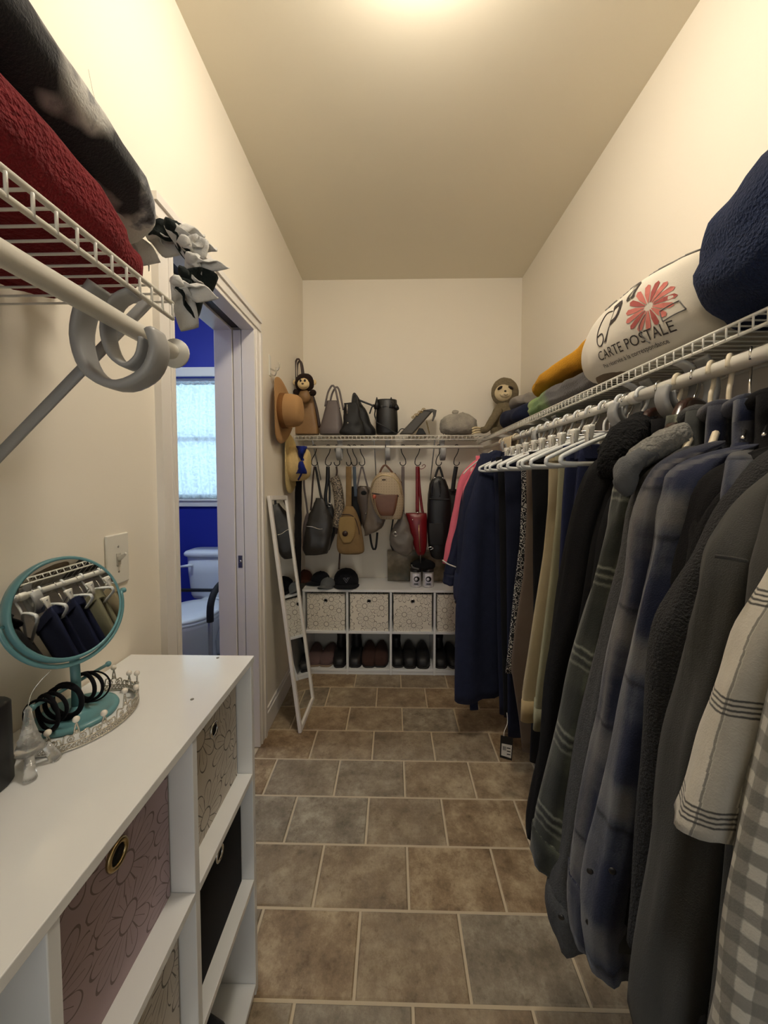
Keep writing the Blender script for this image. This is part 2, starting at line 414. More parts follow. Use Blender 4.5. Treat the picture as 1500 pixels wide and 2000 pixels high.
# sheer curtain
t = NT('sheer_curtain')
tl = t.n('ShaderNodeBsdfTranslucent'); tr = t.n('ShaderNodeBsdfTransparent'); df = t.n('ShaderNodeBsdfDiffuse')
for nd in (tl, df): nd.inputs[0].default_value = (.86, .93, .95, 1)
ms = t.n('ShaderNodeMixShader'); ms.inputs[0].default_value = .62; t.l.new(df.outputs[0], ms.inputs[1]); t.l.new(tl.outputs[0], ms.inputs[2])
ms2 = t.n('ShaderNodeMixShader'); t.l.new(tr.outputs[0], ms2.inputs[1]); t.l.new(ms.outputs[0], ms2.inputs[2])
sp = t.n('ShaderNodeSeparateXYZ'); t.l.new(t.coord(), sp.inputs[0])
lace = t.math('MULTIPLY', t.math('LESS_THAN', sp.outputs[2], WZ0 + .14), t.math('GREATER_THAN', t.noise(55, 3, t.coord()), .52))
t.l.new(t.math('ADD', .8, t.math('MULTIPLY', lace, .2)), ms2.inputs[0])
t.l.new(ms2.outputs[0], t.t.nodes['Material Output'].inputs[0])
cu = thing('sheer_curtain', 'sheer white gathered curtain over the bathroom window', 'curtain', (-1.61, BY1 - .03, WZ0))
m = MB(); nu, nv = 150, 16
for j in range(nv + 1):
    for i in range(nu + 1):
        u = i / nu; v = j / nv; x = WX0 + .012 + u * (WX1 - WX0 - .024); z = WZ0 + .005 + v * (WZ1 - WZ0 - .055)
        m.v.append(Vector((x, BY1 - .0 + .025 + .010 * math.sin(u * 62 + 1.5 * math.sin(v * 3)) * (1.15 - .4 * v) + .006 * math.sin(u * 23 + 2), z)))
for j in range(nv):
    for i in range(nu): k = j * (nu + 1) + i; m.f.append((k, k + 1, k + nu + 2, k + nu + 1))
m.build('drape', t.m, cu)
MB().tube([(WX0 + .002, BY1 + .025, WZ1 - .052), (WX1 - .002, BY1 + .025, WZ1 - .052)], .006, 10).build('curtain_rod', PLAS, cu)
MB().tube([(WX0 + .012 + i * (WX1 - WX0 - .024) / 80, BY1 + .025 + .012 * math.sin(i * 1.3), WZ1 - .045 + .004 * math.sin(i * .9)) for i in range(81)], .012, 8).build('header_ruffle', t.m, cu)
bl = thing('added_bathroom_fill_lamp', 'added cool white fill lamp on the bathroom ceiling', 'lamp', (-1.5, 1.7, BZ))  # unseen lamp added as fill to brighten the toilet and bathroom
MB().lathe([(.13, 0), (.13, -.02), (.12, -.025)], (-1.5, 1.7, BZ), 32).build('base', PLAS, bl)
t = NT('bathroom_fill_glow'); t.col((.9, .9, .9)); t.b.inputs['Emission Color'].default_value = (.72, .86, 1, 1); t.b.inputs['Emission Strength'].default_value = 95  # cool glow of the added bathroom fill lamp
MB().lathe([(.118, -.025), (.11, -.06), (.07, -.085), (.001, -.092)], (-1.5, 1.7, BZ), 32).build('shade', t.m, bl)
# toilet
tx = -1.35
to = thing('toilet', 'white toilet with closed lid under the bathroom window', 'toilet', (tx, 2.45, 0))
m = MB().loft([ring((tx, 2.795, z), (1, 0, 0), (0, 1, 0), a, b, 32, 5) for z, a, b in ((.40, .19, .085), (.43, .205, .095), (.60, .222, .10), (.725, .228, .102))]); m.build('tank', PORC, to)
tl_ = MB().loft([ring((tx, 2.79, z), (1, 0, 0), (0, 1, 0), a, b, 32, 6) for z, a, b in ((.725, .232, .105), (.735, .242, .115), (.752, .242, .115), (.764, .232, .105))]).build('tank_lid', PORC, to)
MB().tube([(tx - .17, 2.69, .665), (tx - .17, 2.672, .665), (tx - .20, 2.668, .662), (tx - .245, 2.668, .655)], [.012, .012, .010, .009], 10).build('flush_lever', PORC, to)
def egg(z, sc, dy=0, n=36):
    return [Vector((tx + sc * .185 * math.sin(a), 2.40 + dy + sc * (.25 if math.cos(a) < 0 else .20) * math.cos(a), z)) for a in [2 * math.pi * i / n for i in range(n)]]
MB().loft([egg(0, .62, .08), egg(.05, .56, .08), egg(.18, .60, .05), egg(.30, .85, .02), egg(.37, .98), egg(.395, 1.0)]).build('bowl', PORC, to)
B(tx - .10, tx + .10, 2.58, 2.74, .02, .42).build('trapway', PORC, to, bev=.03)
MB().loft([egg(.397, 1.0), egg(.402, 1.02), egg(.414, 1.02), egg(.418, 1.0)]).build('seat', PORC, to)
MB().loft([egg(.420, 1.0), egg(.425, 1.02), egg(.436, 1.01), egg(.443, .92), egg(.446, .5)]).build('lid', plain('toilet_lid', (236, 240, 244), .2), to)
# safety frame round the toilet
sf = thing('toilet_safety_frame', 'grey metal toilet safety rail with black foam arm grips', 'safety rail', (tx, 2.3, 0))
GM = plain('grey_tube_metal', (170, 172, 176), .35, .8)
for sx in (-1, 1):
    X = tx + sx * .31
    MB().tube(spline([(X, 2.02, .0), (X, 2.02, .30), (X, 2.02, .52)], 8), .0125, 12).build('leg', GM, sf)
    MB().tube(spline([(X, 2.02, .50), (X, 2.03, .60), (X, 2.10, .665), (X, 2.25, .69), (X, 2.42, .69)], 20), .019, 14).build('arm_grip', plain('black_foam', (18, 18, 22), .7), sf)
    MB().tube(spline([(X, 2.42, .69), (X, 2.52, .66), (X, 2.56, .50), (X, 2.57, .0)], 20), .0125, 12).build('leg', GM, sf)
    MB().tube([(X, 2.02, .22), (X, 2.57, .22)], .010, 10).build('side_bar', GM, sf)
MB().tube(spline([(tx - .31, 2.57, .50), (tx - .28, 2.60, .50), (tx + .28, 2.60, .50), (tx + .31, 2.57, .50)], 24), .0125, 12).build('rear_bar', plain('black_tube', (20, 20, 24), .4), sf)
# silver figurine on the tank
SIL = plain('mottled_silver', (190, 195, 205), .22, .9, bump=.9, bs=70, var=.5, vs_=60)
fx, fy, fz = -1.205, 2.77, .764
fg = thing('silver_figurine', 'silver long-necked bird figurine on the toilet tank', 'figurine', (fx, fy, fz))
MB().ball((fx, fy, fz + .025), .085, .055, .025, 18, 8).build('base', plain('green_stone', (96, 140, 90), .5, var=.5, vs_=30), fg)
MB().ball((fx - .035, fy, fz + .135), .055, .04, .09, 18, 12, rot=Matrix.Rotation(R(-12), 3, 'Y')).build('body', SIL, fg)
MB().tube(spline([(fx - .02, fy, fz + .19), (fx - .02, fy, fz + .25), (fx + .02, fy, fz + .27), (fx + .035, fy, fz + .32), (fx + .015, fy, fz + .36), (fx - .012, fy, fz + .345)], 26), [.026 - .013 * i / 25 for i in range(26)], 12).build('neck', SIL, fg)
MB().ball((fx - .016, fy, fz + .345), .021, .016, .017).build('head', SIL, fg)
MB().tube(spline([(fx + .0, fy, fz + .06), (fx + .05, fy, fz + .07), (fx + .055, fy, fz + .15), (fx + .03, fy, fz + .2)], 16), .012, 10).build('tail', SIL, fg)
for dx in (-.045, -.01): MB().tube([(fx + dx, fy - .02, fz + .03), (fx + dx - .003, fy - .015, fz + .09)], [.014, .018], 10).build('leg', SIL, fg)

# ================================================================== cube organisers
def panel(name, parent, *a, mat=LAM): return B(*a).build(name, mat, parent, smooth=False, bev=.0012)
CF, CB = -.347, XL + .004
ca = thing('cube_organizer', 'white laminate cube organizer standing under the light switch', 'shelf unit', ((CF + CB) / 2, .35, 0))
CY = [.8725, .612, .347, .082, -.183]; CZ = [.8645, .5755, .3015, .0235]
panel('top_panel', ca, CB, CF + .002, CY[-1] - .0095, CY[0] + .0095, .857, .872)
panel('side_panel', ca, CB, CF, CY[0] - .0075, CY[0] + .0075, .0, .8568); panel('side_panel', ca, CB, CF, CY[-1] - .0075, CY[-1] + .0075, 0, .8568)
for yc in CY[1:-1]: panel('divider', ca, CB + .004, CF, yc - .0075, yc + .0075, .0315, .8568)
for zc in CZ[1:]:
    for a, b in zip(CY[1:], CY[:-1]): panel('shelf', ca, CB + .004, CF, a + .0077, b - .0077, zc - .0075, zc + .0075)
panel('back_panel', ca, CB, CB + .004, CY[-1] + .0077, CY[0] - .0077, .0, .8566)
for yy, xx in ((.868, -.43), (.700, -.400), (.610, -.496)): MB().disc((xx, yy, .872), .0035, (0, 0, 1), .0006, 12).build('screw_cap', plain('screw_grey', (120, 118, 112), .5), ca)
QF = 2.388; QB = YB - .016
cb = thing('cube_organizer', 'low white cube organizer against the back wall below the hanging bags', 'shelf unit', (0, 2.53, 0))
QX = [-.604 + .0075 + i * .2907 for i in range(5)]; QZ = [.568, .287, .03]
panel('top_panel', cb, QX[0] - .009, QX[-1] + .009, QF - .002, QB, .5605, .577)
for xc in QX: panel('divider' if xc not in (QX[0], QX[-1]) else 'side_panel', cb, xc - .0075, xc + .0075, QF, QB, 0, .5603)
for zc in QZ[1:]:
    for a, b in zip(QX[:-1], QX[1:]): panel('shelf', cb, a + .0077, b - .0077, QF, QB, zc - .0075, zc + .0075)
for a, b in zip(QX[:-1], QX[1:]): panel('toe_board', cb, a + .0077, b - .0077, QF + .004, QF + .018, 0, .0222)
panel('back_panel', cb, QX[0] + .0077, QX[-1] - .0077, QB - .004, QB - .0002, .0377, .5603, mat=plain('hardboard', (190, 186, 176), .8))

FLO = floral('daisy_print', (234, 227, 212), (104, 92, 78), 9.5, .022, (226, 217, 200))
FLO_N = floral('daisy_print_large', (206, 198, 186), (84, 78, 72), 8.0, .014, (190, 182, 170))
FLO_P = floral('lilac_daisy_print', (178, 158, 164), (110, 94, 92), 8.5, .014, (164, 146, 148))
BINB = fabric('black_bin_cloth', (14, 14, 16), bs=800)
def fabric_bin(label, loc, rz, w_, h, d, mat, ring_mat, hz, hr=.0125, group=None):
    t = thing('fabric_bin', label, 'storage bin', loc, rz, group, local=True)
    n = 10; m = MB()
    def face(fn):
        k = len(m.v)
        for j in range(n + 1):
            for i in range(n + 1): m.v.append(Vector(fn(i / n, j / n)))
        for j in range(n):
            for i in range(n): q = k + j * (n + 1) + i; m.f.append((q, q + 1, q + n + 2, q + n + 1))
    bu = lambda u, v: .006 * math.sin(math.pi * u) * math.sin(math.pi * v)
    face(lambda u, v: (-w_/2 + u * w_, -bu(u, v) * .7, v * h))
    face(lambda u, v: (w_/2 - u * w_, d + bu(u, v) * .4, v * h))
    face(lambda u, v: (w_/2 + bu(u, v) * .5, u * d, v * h)); face(lambda u, v: (-w_/2 - bu(u, v) * .5, d - u * d, v * h))
    face(lambda u, v: (-w_/2 + u * w_, v * d, .0005)); face(lambda u, v: (-w_/2 + u * w_, d - v * d, h - .02))
    m.build('body', mat, t)
    MB().tube([(-w_/2, .0, h), (w_/2, 0, h), (w_/2, d, h), (-w_/2, d, h)], .003, 6, True).build('rim', mat, t)
    g = MB().torus((0, -.0045, hz), hr, hr * .24, (0, 1, 0)).build('grommet', ring_mat, t)
    MB().disc((0, -.0048, hz), hr * .95, (0, 1, 0), .002).build('grommet_hole', HOLE, g)
    return t
def near_bin(label, col, row, mat, rm=CHROME, rec=.036, w_=.232, h=.25, hr=.0135):
    yc = (CY[col] + CY[col + 1]) / 2
    return fabric_bin(label, (CF - rec, yc, CZ[row + 1] + .0077), R(90), w_, h, .255, mat, rm, h - .052, hr)
near_bin('cream daisy-print fabric bin with silver ring in the top cube nearest the doorway', 0, 0, FLO_N)
near_bin('lilac daisy-print fabric bin with brass ring in the organizer top row', 1, 0, FLO_P, BRASS, .042, .240, .256, .016)
near_bin('plain black fabric bin with silver ring in the middle cube row', 0, 1, BINB, CHROME, .03, .236)
near_bin('cream daisy-print fabric bin in the middle cube row below the lilac bin', 1, 1, FLO_N, BRASS, .03, .236)
for i, lb in enumerate(('daisy-print fabric bin at the left end of the back organizer', 'daisy-print fabric bin second from the left in the back organizer', 'daisy-print fabric bin below the two printed cans', 'daisy-print fabric bin half hidden by the long navy robe')):
    fabric_bin(lb, ((QX[i] + QX[i + 1]) / 2, QF + .012 + (.006 if i == 0 else 0), QZ[1] + .0078), R(-1.5 if i == 0 else 0), .255, .248, .25, FLO, CHROME, .204, .0125, 'daisy-print bins in the back organizer')

# ------------------------------------------------------------------ light switch
sw = thing('light_switch', 'white toggle light switch plate beside the doorway', 'light switch', (XL, .848, 1.12))
B(XL, XL + .0055, .813, .883, 1.060, 1.180).build('plate', PLAS, sw, smooth=False, bev=.003)
B(XL + .0055, XL + .007, .8415, .8545, 1.106, 1.134).build('slot', plain('switch_slot', (190, 186, 176), .5), sw, smooth=False)
MB().loft([ring((XL + .006 + i * .006, .848, 1.120 + i * .0045), (0, 1, 0), (0, -.35, 1), .0048 - .0006 * i, .0065 - .001 * i, 12, 4) for i in range(4)]).build('toggle', PLAS, sw)
for z in (1.09, 1.15): MB().disc((XL + .0055, .848, z), .003, (1, 0, 0), .0006, 12).build('screw', CHROME, sw)

# ================================================================== wire shelves and rods
def wire_shelf(label, p0, ax, L, out, depth=.30, z=1.578, step=.0254):
    """p0: corner on the wall; ax: run direction; out: direction away from the wall"""
    p0, ax, out = Vector(p0), Vector(ax), Vector(out)
    c = p0 + ax * (L / 2); c.z = z
    t = thing('wire_shelf', label, 'wire shelf', c)
    q = lambda s, o, zz: p0 + ax * s + out * o + Vector((0, 0, zz - p0.z))
    for o, zz, r, nm in ((.012, z - .004, .0032, 'rear_rail'), (depth * .5, z - .004, .003, 'centre_rail'), (depth, z + .0, .0036, 'front_rail'), (depth, z - .024, .0036, 'lip_rail')):
        MB().tube([q(.002, o, zz), q(L - .002, o, zz)], r, 8).build(nm, WIRE, t)
    m = MB(); n = int(L / step)
    for i in range(n + 1):
        s = .006 + i * (L - .012) / n
        m.tube([q(s, .008, z), q(s, depth - .002, z + .001), q(s, depth + .0022, z - .003), q(s, depth + .0022, z - .026)], .0019, 5)
    tag(m.build('cross_wires', WIRE, t), kind='stuff')
    return t, q
SZ = 1.593
wl, ql = wire_shelf('white wire shelf on the left wall holding the red blanket', (XL + .004, -.45, SZ), (0, 1, 0), 1.045, (1, 0, 0), .30, SZ)
wb, qb = wire_shelf('white wire shelf on the back wall holding the handbags', (XL + .004, YB - .004, SZ), (1, 0, 0), XR - XL - .32, (0, -1, 0), .30, SZ)
wr, qr = wire_shelf('long white wire shelf on the right wall above the clothes', (XR - .004, -.7, SZ), (0, 1, 0), YB - .01 + .7, (-1, 0, 0), .30, SZ)
def bracket(q, s, root, depth=.30):
    """moulded hook bracket that carries the rod under the shelf front"""
    z = SZ - .006
    side = (q(1, 0, z) - q(0, 0, z)).normalized()
    pts = [q(s, depth * o_, z + dz) for o_, dz in ((.84, -.012), (.78, -.04), (.75, -.085), (.80, -.13), (.93, -.148), (1.06, -.132), (1.11, -.10), (1.09, -.074))]
    MB().tube(spline(pts, 30), 0, 10, ell=(.0175, .0065), side=side, e=4).build('hook_bracket', GPLAS, root)
    pts = [q(s, depth * o_, z + dz) for o_, dz in ((1.0, -.022), (.92, -.035), (.875, -.07), (.90, -.105), (.97, -.122), (1.03, -.11), (1.05, -.085))]
    MB().tube(spline(pts, 24), 0, 10, ell=(.0145, .0035), side=side, e=4).build('hook_rib', GPLAS, root)
def brace(q, s, root, depth=.30):
    side = (q(1, 0, 0) - q(0, 0, 0)).normalized()
    MB().tube([q(s, .004, SZ - .285), q(s, depth * .96, SZ - .012)], 0, 8, ell=(.0035, .0085), side=side, e=5).build('support_brace', GPLAS, root)
bracket(ql, .955, wl); brace(ql, 1.005, wl)
for s in (.30, .62, .98): bracket(qb, s, wb)
for s in (.35, .95, 1.52, 1.70, 2.25, 2.7): bracket(qr, s, wr)
for s in (.12, .53, .93): brace(qb, s, wb)
RZ = 1.523
def rod(label, a, b, r=.0135, joint=None, flange=None):
    a, b = Vector(a), Vector(b); t = thing('closet_rod', label, 'closet rod', (a + b) / 2); d = (b - a).normalized()
    if joint is None: MB().tube([a, b], r, 20).build('pole', WIRE, t)
    else:
        j = a + d * joint
        MB().tube([a, j], r * 1.15, 20).build('outer_pole', WIRE, t); MB().tube([j + d * .001, b], r, 20).build('inner_pole', WIRE, t)
        MB().lathe([(r * 1.2, 0), (r * 1.35, .004), (r * 1.35, .022), (r * 1.2, .026)], j - d * .013, 24, d).build('collar', PLAS, t)
    if flange: 
        for e_, dd in flange: MB().lathe([(r * 1.15, 0), (r * 1.18, .006), (r * 1.95, .0065), (r * 1.95, .0105), (r * 1.1, .011)], e_, 24, dd).build('end_flange', PLAS, t)
    return t
rod('white closet rod below the left wire shelf with a round end cap', (-.37, -.45, RZ), (-.37, .625, RZ), .0125, None, [((-.37, .611, RZ), (0, 1, 0))])
rod('white closet rod along the back wall hung with black hooks', (XL + .02, 2.43, RZ), (.59, 2.43, RZ), .0105, None, [((XL + .002, 2.43, RZ), (1, 0, 0))])
rod('long white closet rod on the right wall full of hanging clothes', (.63, -.7, RZ), (.63, YB - .02, RZ), .0125, 1.672)

# ================================================================== standing mirror against the left wall
mr = thing('leaning_mirror', 'tall narrow white-framed mirror leaning on the left wall', 'mirror', (-.47, 1.96, 0))
bA, bB = Vector((-.470, 1.812, .004)), Vector((-.470, 2.125, .004)); hgt = 1.235; dx = -(-.470 - (XL + .022))
tdir = Vector((XL + .024 + .470, .055, 1.216)).normalized(); yv = Vector((0, 1, 0)); yv = (yv - tdir * yv.dot(tdir)).normalized(); nv_ = yv.cross(tdir).normalized()
def mq(s, t_, o): return bA + yv * s + tdir * t_ + nv_ * o
MW, MH, FW = .315, 1.235, .026
def mbar(s0, s1, t0, t1): 
    m = MB(); m.add([mq(s, t_, o) for s in (s0, s1) for t_ in (t0, t1) for o in (-.018, .0)], [(0, 1, 3, 2), (4, 6, 7, 5), (0, 4, 5, 1), (2, 3, 7, 6), (0, 2, 6, 4), (1, 5, 7, 3)])
    return m.build('frame_rail', TRIM, mr, smooth=False, bev=.004)
mbar(0, FW, 0, MH); mbar(MW - FW, MW, 0, MH); mbar(FW, MW - FW, 0, FW); mbar(FW, MW - FW, MH - FW, MH)
m = MB(); m.add([mq(s, t_, o) for s in (FW - .003, MW - FW + .003) for t_ in (FW - .003, MH - FW + .003) for o in (-.012, -.008)], [(0, 1, 3, 2), (4, 6, 7, 5), (0, 4, 5, 1), (2, 3, 7, 6), (0, 2, 6, 4), (1, 5, 7, 3)]); m.build('mirror_glass', MIRROR, mr, smooth=False)

# ================================================================== dressing things on the near organizer
TZ = .872
mc = Vector((-.587, .648, TZ))
vm = thing('vanity_mirror', 'round teal vanity mirror on a pedestal stand', 'mirror', mc)
MB().lathe([(.062, 0), (.064, .004), (.062, .008), (.055, .0095), (.050, .006), (.02, .006), (.012, .010), (.008, .02)], mc, 44).build('base', TEAL, vm)
MB().tube([mc + Vector((0, 0, .006)), mc + Vector((0, .0, .05)), mc + Vector((0, -.002, .118))], [.0085, .0075, .0075], 16).build('post', TEAL, vm)
mn = Vector((.93, -.22, .30)).normalized(); mo = mc + Vector((-.002, -.008, .206))
u_ = mn.cross(Vector((0, 0, 1))).normalized(); v_ = u_.cross(mn).normalized()
fr = MB().lathe([(.088, -.012), (.0925, -.010), (.0935, .0), (.0925, .008), (.0885, .011), (.0865, .009), (.0865, .0075), (.001, .0075)], mo, 56, mn).build('frame', TEAL, vm)
MB().lathe([(.0862, 0), (.0862, .0012)], mo + mn * .0078, 56, mn).build('mirror_glass', MIRROR, vm, smooth=False)
MB().lathe([(.0862, 0), (.0862, .0012)], mo - mn * .0135, 56, mn).build('back_glass', MIRROR, vm, smooth=False)
MB().tube([mo + u_ * (.099 * math.cos(R(a))) + v_ * (.099 * math.sin(R(a))) for a in range(180, 361, 6)], .0038, 10).build('yoke', TEAL, vm)
for sgn in (-1, 1): MB().lathe([(.003, 0), (.003, .009), (.0055, .010), (.0055, .016), (.002, .018)], mo + u_ * (sgn * .092), 14, u_ * sgn).build('pivot_knob', TEAL, vm)
ba = mc + Vector((0, 0, .062)); bd = Vector((.1, .99, 0)).normalized()
MB().tube([ba - bd * .075, ba + bd * .068], .0032, 10).build('jewellery_bar', TEAL, vm)
for e_ in (-.075, .068): MB().ball(ba + bd * e_, .0055, n=12, m=8).build('bar_tip', TEAL, vm)
# hair ties hung on the bar
HT = fabric('black_elastic', (12, 12, 18), bs=900)
for i, (s, Rr, th, tl2) in enumerate(((-.062, .028, .0022, 10), (-.052, .030, .0032, -14), (-.044, .026, .003, 6), (-.024, .030, .0035, 16), (-.018, .029, .0042, 2), (.018, .024, .0035, -10), (.024, .027, .003, 8), (.030, .030, .0016, 28))):
    c = ba + bd * s + Vector((.0, 0, -Rr + th + .0028)); a_ = (Matrix.Rotation(R(tl2), 3, 'Z') @ bd)
    o = MB().torus(c, Rr, th, a_, 30, 8).build('hair_tie', HT, org=c)
    tag(o, ('first', 'second', 'third', 'fourth', 'fifth', 'sixth', 'seventh', 'rightmost, thinnest')[i] + ' black hair tie from the left on the teal mirror bar', 'hair tie', 'hair ties on the mirror bar')
# tiara
SILV = plain('rhinestone_silver', (205, 200, 188), .22, 1, bump=.8, bs=400)
PEARL = plain('pearl', (228, 220, 206), .15, 0)
cr0 = Vector((-.565, .636, TZ))
cr = thing('tiara', 'silver rhinestone tiara with pearl tips round the mirror base', 'tiara', cr0)
def ce(a, z=0, g=0): return cr0 + Vector(((.078 + g) * math.cos(a), (.092 + g) * math.sin(a), z))
A0, A1 = R(-112), R(112)
for z, r in ((.0025, .0024), (.012, .0016)): MB().tube([ce(A0 + (A1 - A0) * i / 90, z) for i in range(91)], r, 6).build('band', SILV, cr)
m = MB()
for i in range(150):
    a = A0 + (A1 - A0) * i / 149; m.ball(ce(a, .0072 + .0022 * math.sin(i * 2.1)), .0021, n=6, m=4)
tag(m.build('rhinestones', SILV, cr), kind='stuff')
for k in range(9):
    a = A0 + (A1 - A0) * (k + .5) / 9; h = .020 + (.012 if k % 2 == 0 else .002) + (.006 if k == 4 else 0); da = (A1 - A0) / 18
    m = MB()
    for sg in (-1, 1):
        m.tube(spline([ce(a + sg * da * .95, .012), ce(a + sg * da * .8, .012 + h * .45), ce(a + sg * da * .25, .012 + h * .35), ce(a + sg * da * .12, .012 + h * .7), ce(a, .012 + h)], 14), .0013, 5)
        m.torus(ce(a + sg * da * .42, .018), .0042, .0010, Vector((math.cos(a), math.sin(a), 0)), 12, 5)
        m.ball(ce(a + sg * da * .42, .018), .0022, n=6, m=4)
    m.ball(ce(a, .012 + h * .5), .0034, n=8, m=6)
    pk = m.build('scroll_peak', SILV, cr)
    MB().ball(ce(a, .012 + h + .0045), .0052, n=14, m=9).build('pearl', PEARL, pk)
# glass tower figurine
gt = NT('clear_glass'); gt.set(Roughness=.06, Transmission_Weight=.85, IOR=1.45); gt.col((.93, .93, .90)); gt.bump(gt.noise(160, 3, gt.coord()), .5, .002)
g0 = Vector((-.548, .522, TZ))
ft = thing('glass_tower_figurine', 'small clear glass lattice tower figurine in front of the tiara', 'figurine', g0)
MB().loft([ring(g0 + Vector((0, 0, z)), (1, 0, 0), (0, 1, 0), a, a, 20, 4) for z, a in ((.028, .0165), (.031, .0175), (.034, .0145), (.045, .0108), (.048, .0118), (.052, .0092), (.070, .0058), (.088, .0036), (.091, .0042), (.097, .0015))]).build('tower', gt.m, ft)
for sx in (-1, 1):
    for sy in (-1, 1):
        MB().tube([g0 + Vector((sx * .0205, sy * .0205, .001)), g0 + Vector((sx * .0185, sy * .0185, .008)), g0 + Vector((sx * .0125, sy * .0125, .030))], [.0085, .0075, .0052], 10).build('leg', gt.m, ft)
MB().tube(spline([g0 + Vector((0, 0, .096)), g0 + Vector((.003, .003, .115)), g0 + Vector((.010, .010, .130)), g0 + Vector((.018, .020, .142))], 12), .0005, 5).build('hanging_wire', CHROME, ft)
bb0 = Vector((-.592, .44, TZ))
tag(MB().loft([ring(bb0 + Vector((0, 0, z)), (1, 0, 0), (0, 1, 0), a, .07 * a / .045, 28, 6) for z, a in ((0, .043), (.004, .045), (.118, .045), (.122, .043))]).build('black_case', BLK, org=bb0), 'black upright case at the left edge beside the glass tower', 'case')

# ================================================================== bags and plush on the back shelf
LB = leather('black_leather', (15, 15, 16), .4); LBM = leather('matte_black_leather', (12, 12, 14), .6)
LTAN = leather('tan_leather', (140, 106, 66), .5); LDBR = leather('dark_brown_leather', (52, 32, 24), .45)
LTAUPE = leather('taupe_leather', (98, 88, 86), .5); LGREY = leather('charcoal_leather', (66, 63, 58), .4)
RUB = Vector((0, 1, 0))
def body(rows, Y, n=32, e=3., res=22, sk=0.):
    """rows (left px, right px, py, half depth): horizontal sections of a bag measured on plane Y"""
    S = spline([(a, b, c) for a, b, c, d in rows], res); T = spline([(d, 0, 0) for a, b, c, d in rows], res); m = MB(); rr = []
    for (a, b, c), d in zip(S, T):
        p, q = at(a, c, Y), at(b, c, Y); ce_ = (p + q) / 2
        rr.append(ring(ce_, (1, 0, 0), (0, 1, 0), (q - p).length / 2, max(d.x, .004), n, e))
    return m.loft(rr)
def pl(pts, Y): return [at(a, b, Y) for a, b in pts]
def strap(pts, Y, w_, t_=.004, n=20, side=(1, 0, 0), dy=0): return MB().strip(spline([p + RUB * dy for p in pl(pts, Y)], n), w_, t_, side)
SY = 2.50
def base_of(px, py, Y): return at(px, py, Y)
# tall tan tote
t = thing('tan_tote_bag', 'tall tan tote bag with dark brown handles on the back shelf', 'handbag', at(600, 849, SY))
body([(583, 609, 768, .030), (580, 614, 785, .036), (577, 619, 815, .042), (575, 623, 840, .045), (577, 622, 848.5, .043)], SY, e=5).build('body', LTAN, t)
for dy in (-.024, .024): strap([(585, 775), (579, 740), (579, 712), (584, 703), (589, 712), (593, 740), (600, 772)], SY, .012, .008, 26, dy=dy).build('handle', LDBR, t)
strap([(611, 775), (618, 800), (624, 835)], SY, .03, .02, 12, side=(0, 1, 0)).build('side_gusset', LDBR, t)
# monkey-like plush with a cream face
FURB = fabric('dark_brown_fur', (38, 24, 18), bs=220, bump=1, dist=.006); CREAM = fabric('cream_plush', (226, 200, 150), .1, bs=300)
pc = at(595, 748, SY - .085)
t = thing('plush_monkey', 'small dark brown plush monkey with cream face against the tan tote', 'plush toy', at(597, 790, SY - .085))
MB().ball(pc, .064, .045, .062, 24, 16).noisy(.004, 40).build('head', FURB, t)
f = MB().ball(pc + Vector((.0, -.030, -.012)), .040, .022, .038, 20, 12).build('face', CREAM, t)
MB().ball(pc + Vector((.001, -.042, -.026)), .030, .022, .021, 18, 10).build('muzzle', CREAM, f)
for sx in (-1, 1):
    e_ = MB().ball(pc + Vector((sx * .014, -.053, .002)), .0075, .004, .0085, 12, 8).build('eye', BLK, f)
    MB().ball(pc + Vector((sx * .066, .0, .004)), .012, .008, .018, 14, 8).build('ear', CREAM, t)
MB().ball(pc + Vector((.002, -.063, -.021)), .008, .005, .006, 12, 8).build('nose', LDBR, f)
MB().ball(pc + Vector((.055, -.005, -.066)), .022, .016, .022, 16, 10).noisy(.003, 50).build('arm', FURB, t)
MB().ball(pc + Vector((-.055, -.005, -.060)), .020, .016, .020, 16, 10).noisy(.003, 50).build('arm', FURB, t)
MB().ball(pc + Vector((.0, -.002, -.085)), .04, .03, .045, 16, 10).noisy(.003, 50).build('body', LTAN, t)
# taupe handbag
t = thing('taupe_handbag', 'taupe trapezoid handbag with two upright handles on the back shelf', 'handbag', at(646, 849, SY - .01))
body([(639, 660, 783, .016), (635, 664, 800, .03), (630, 668, 820, .045), (625, 670, 840, .055), (626, 669, 848.5, .053)], SY - .01, e=3.6).build('body', LTAUPE, t)
for dy, k in ((-.02, 0), (.02, 6)): strap([(636 + k, 795), (641 + k, 770), (648 + k, 756), (652 + k, 755), (656 + k, 762), (660 + k, 780), (664 + k, 800)], SY - .01, .013, .006, 24, dy=dy).build('handle', LTAUPE, t)
# black handbag with zip
t = thing('black_zip_handbag', 'slouchy black handbag with a vertical zip beside the taupe handbag', 'handbag', at(683, 849, SY - .055))
body([(671, 699, 787, .018), (671, 703, 800, .03), (670, 708, 825, .04), (663, 712, 843, .045), (665, 710, 849, .04)], SY - .055, e=2.6).noisy(.011, 16, 3).build('body', LBM, t)
MB().tube(pl([(678, 790), (678, 808)], SY - .108), .003, 6).build('zip', CHROME, t)
MB().ball(at(679.5, 826, SY - .111), .005, n=10, m=6).build('stud', CHROME, t)
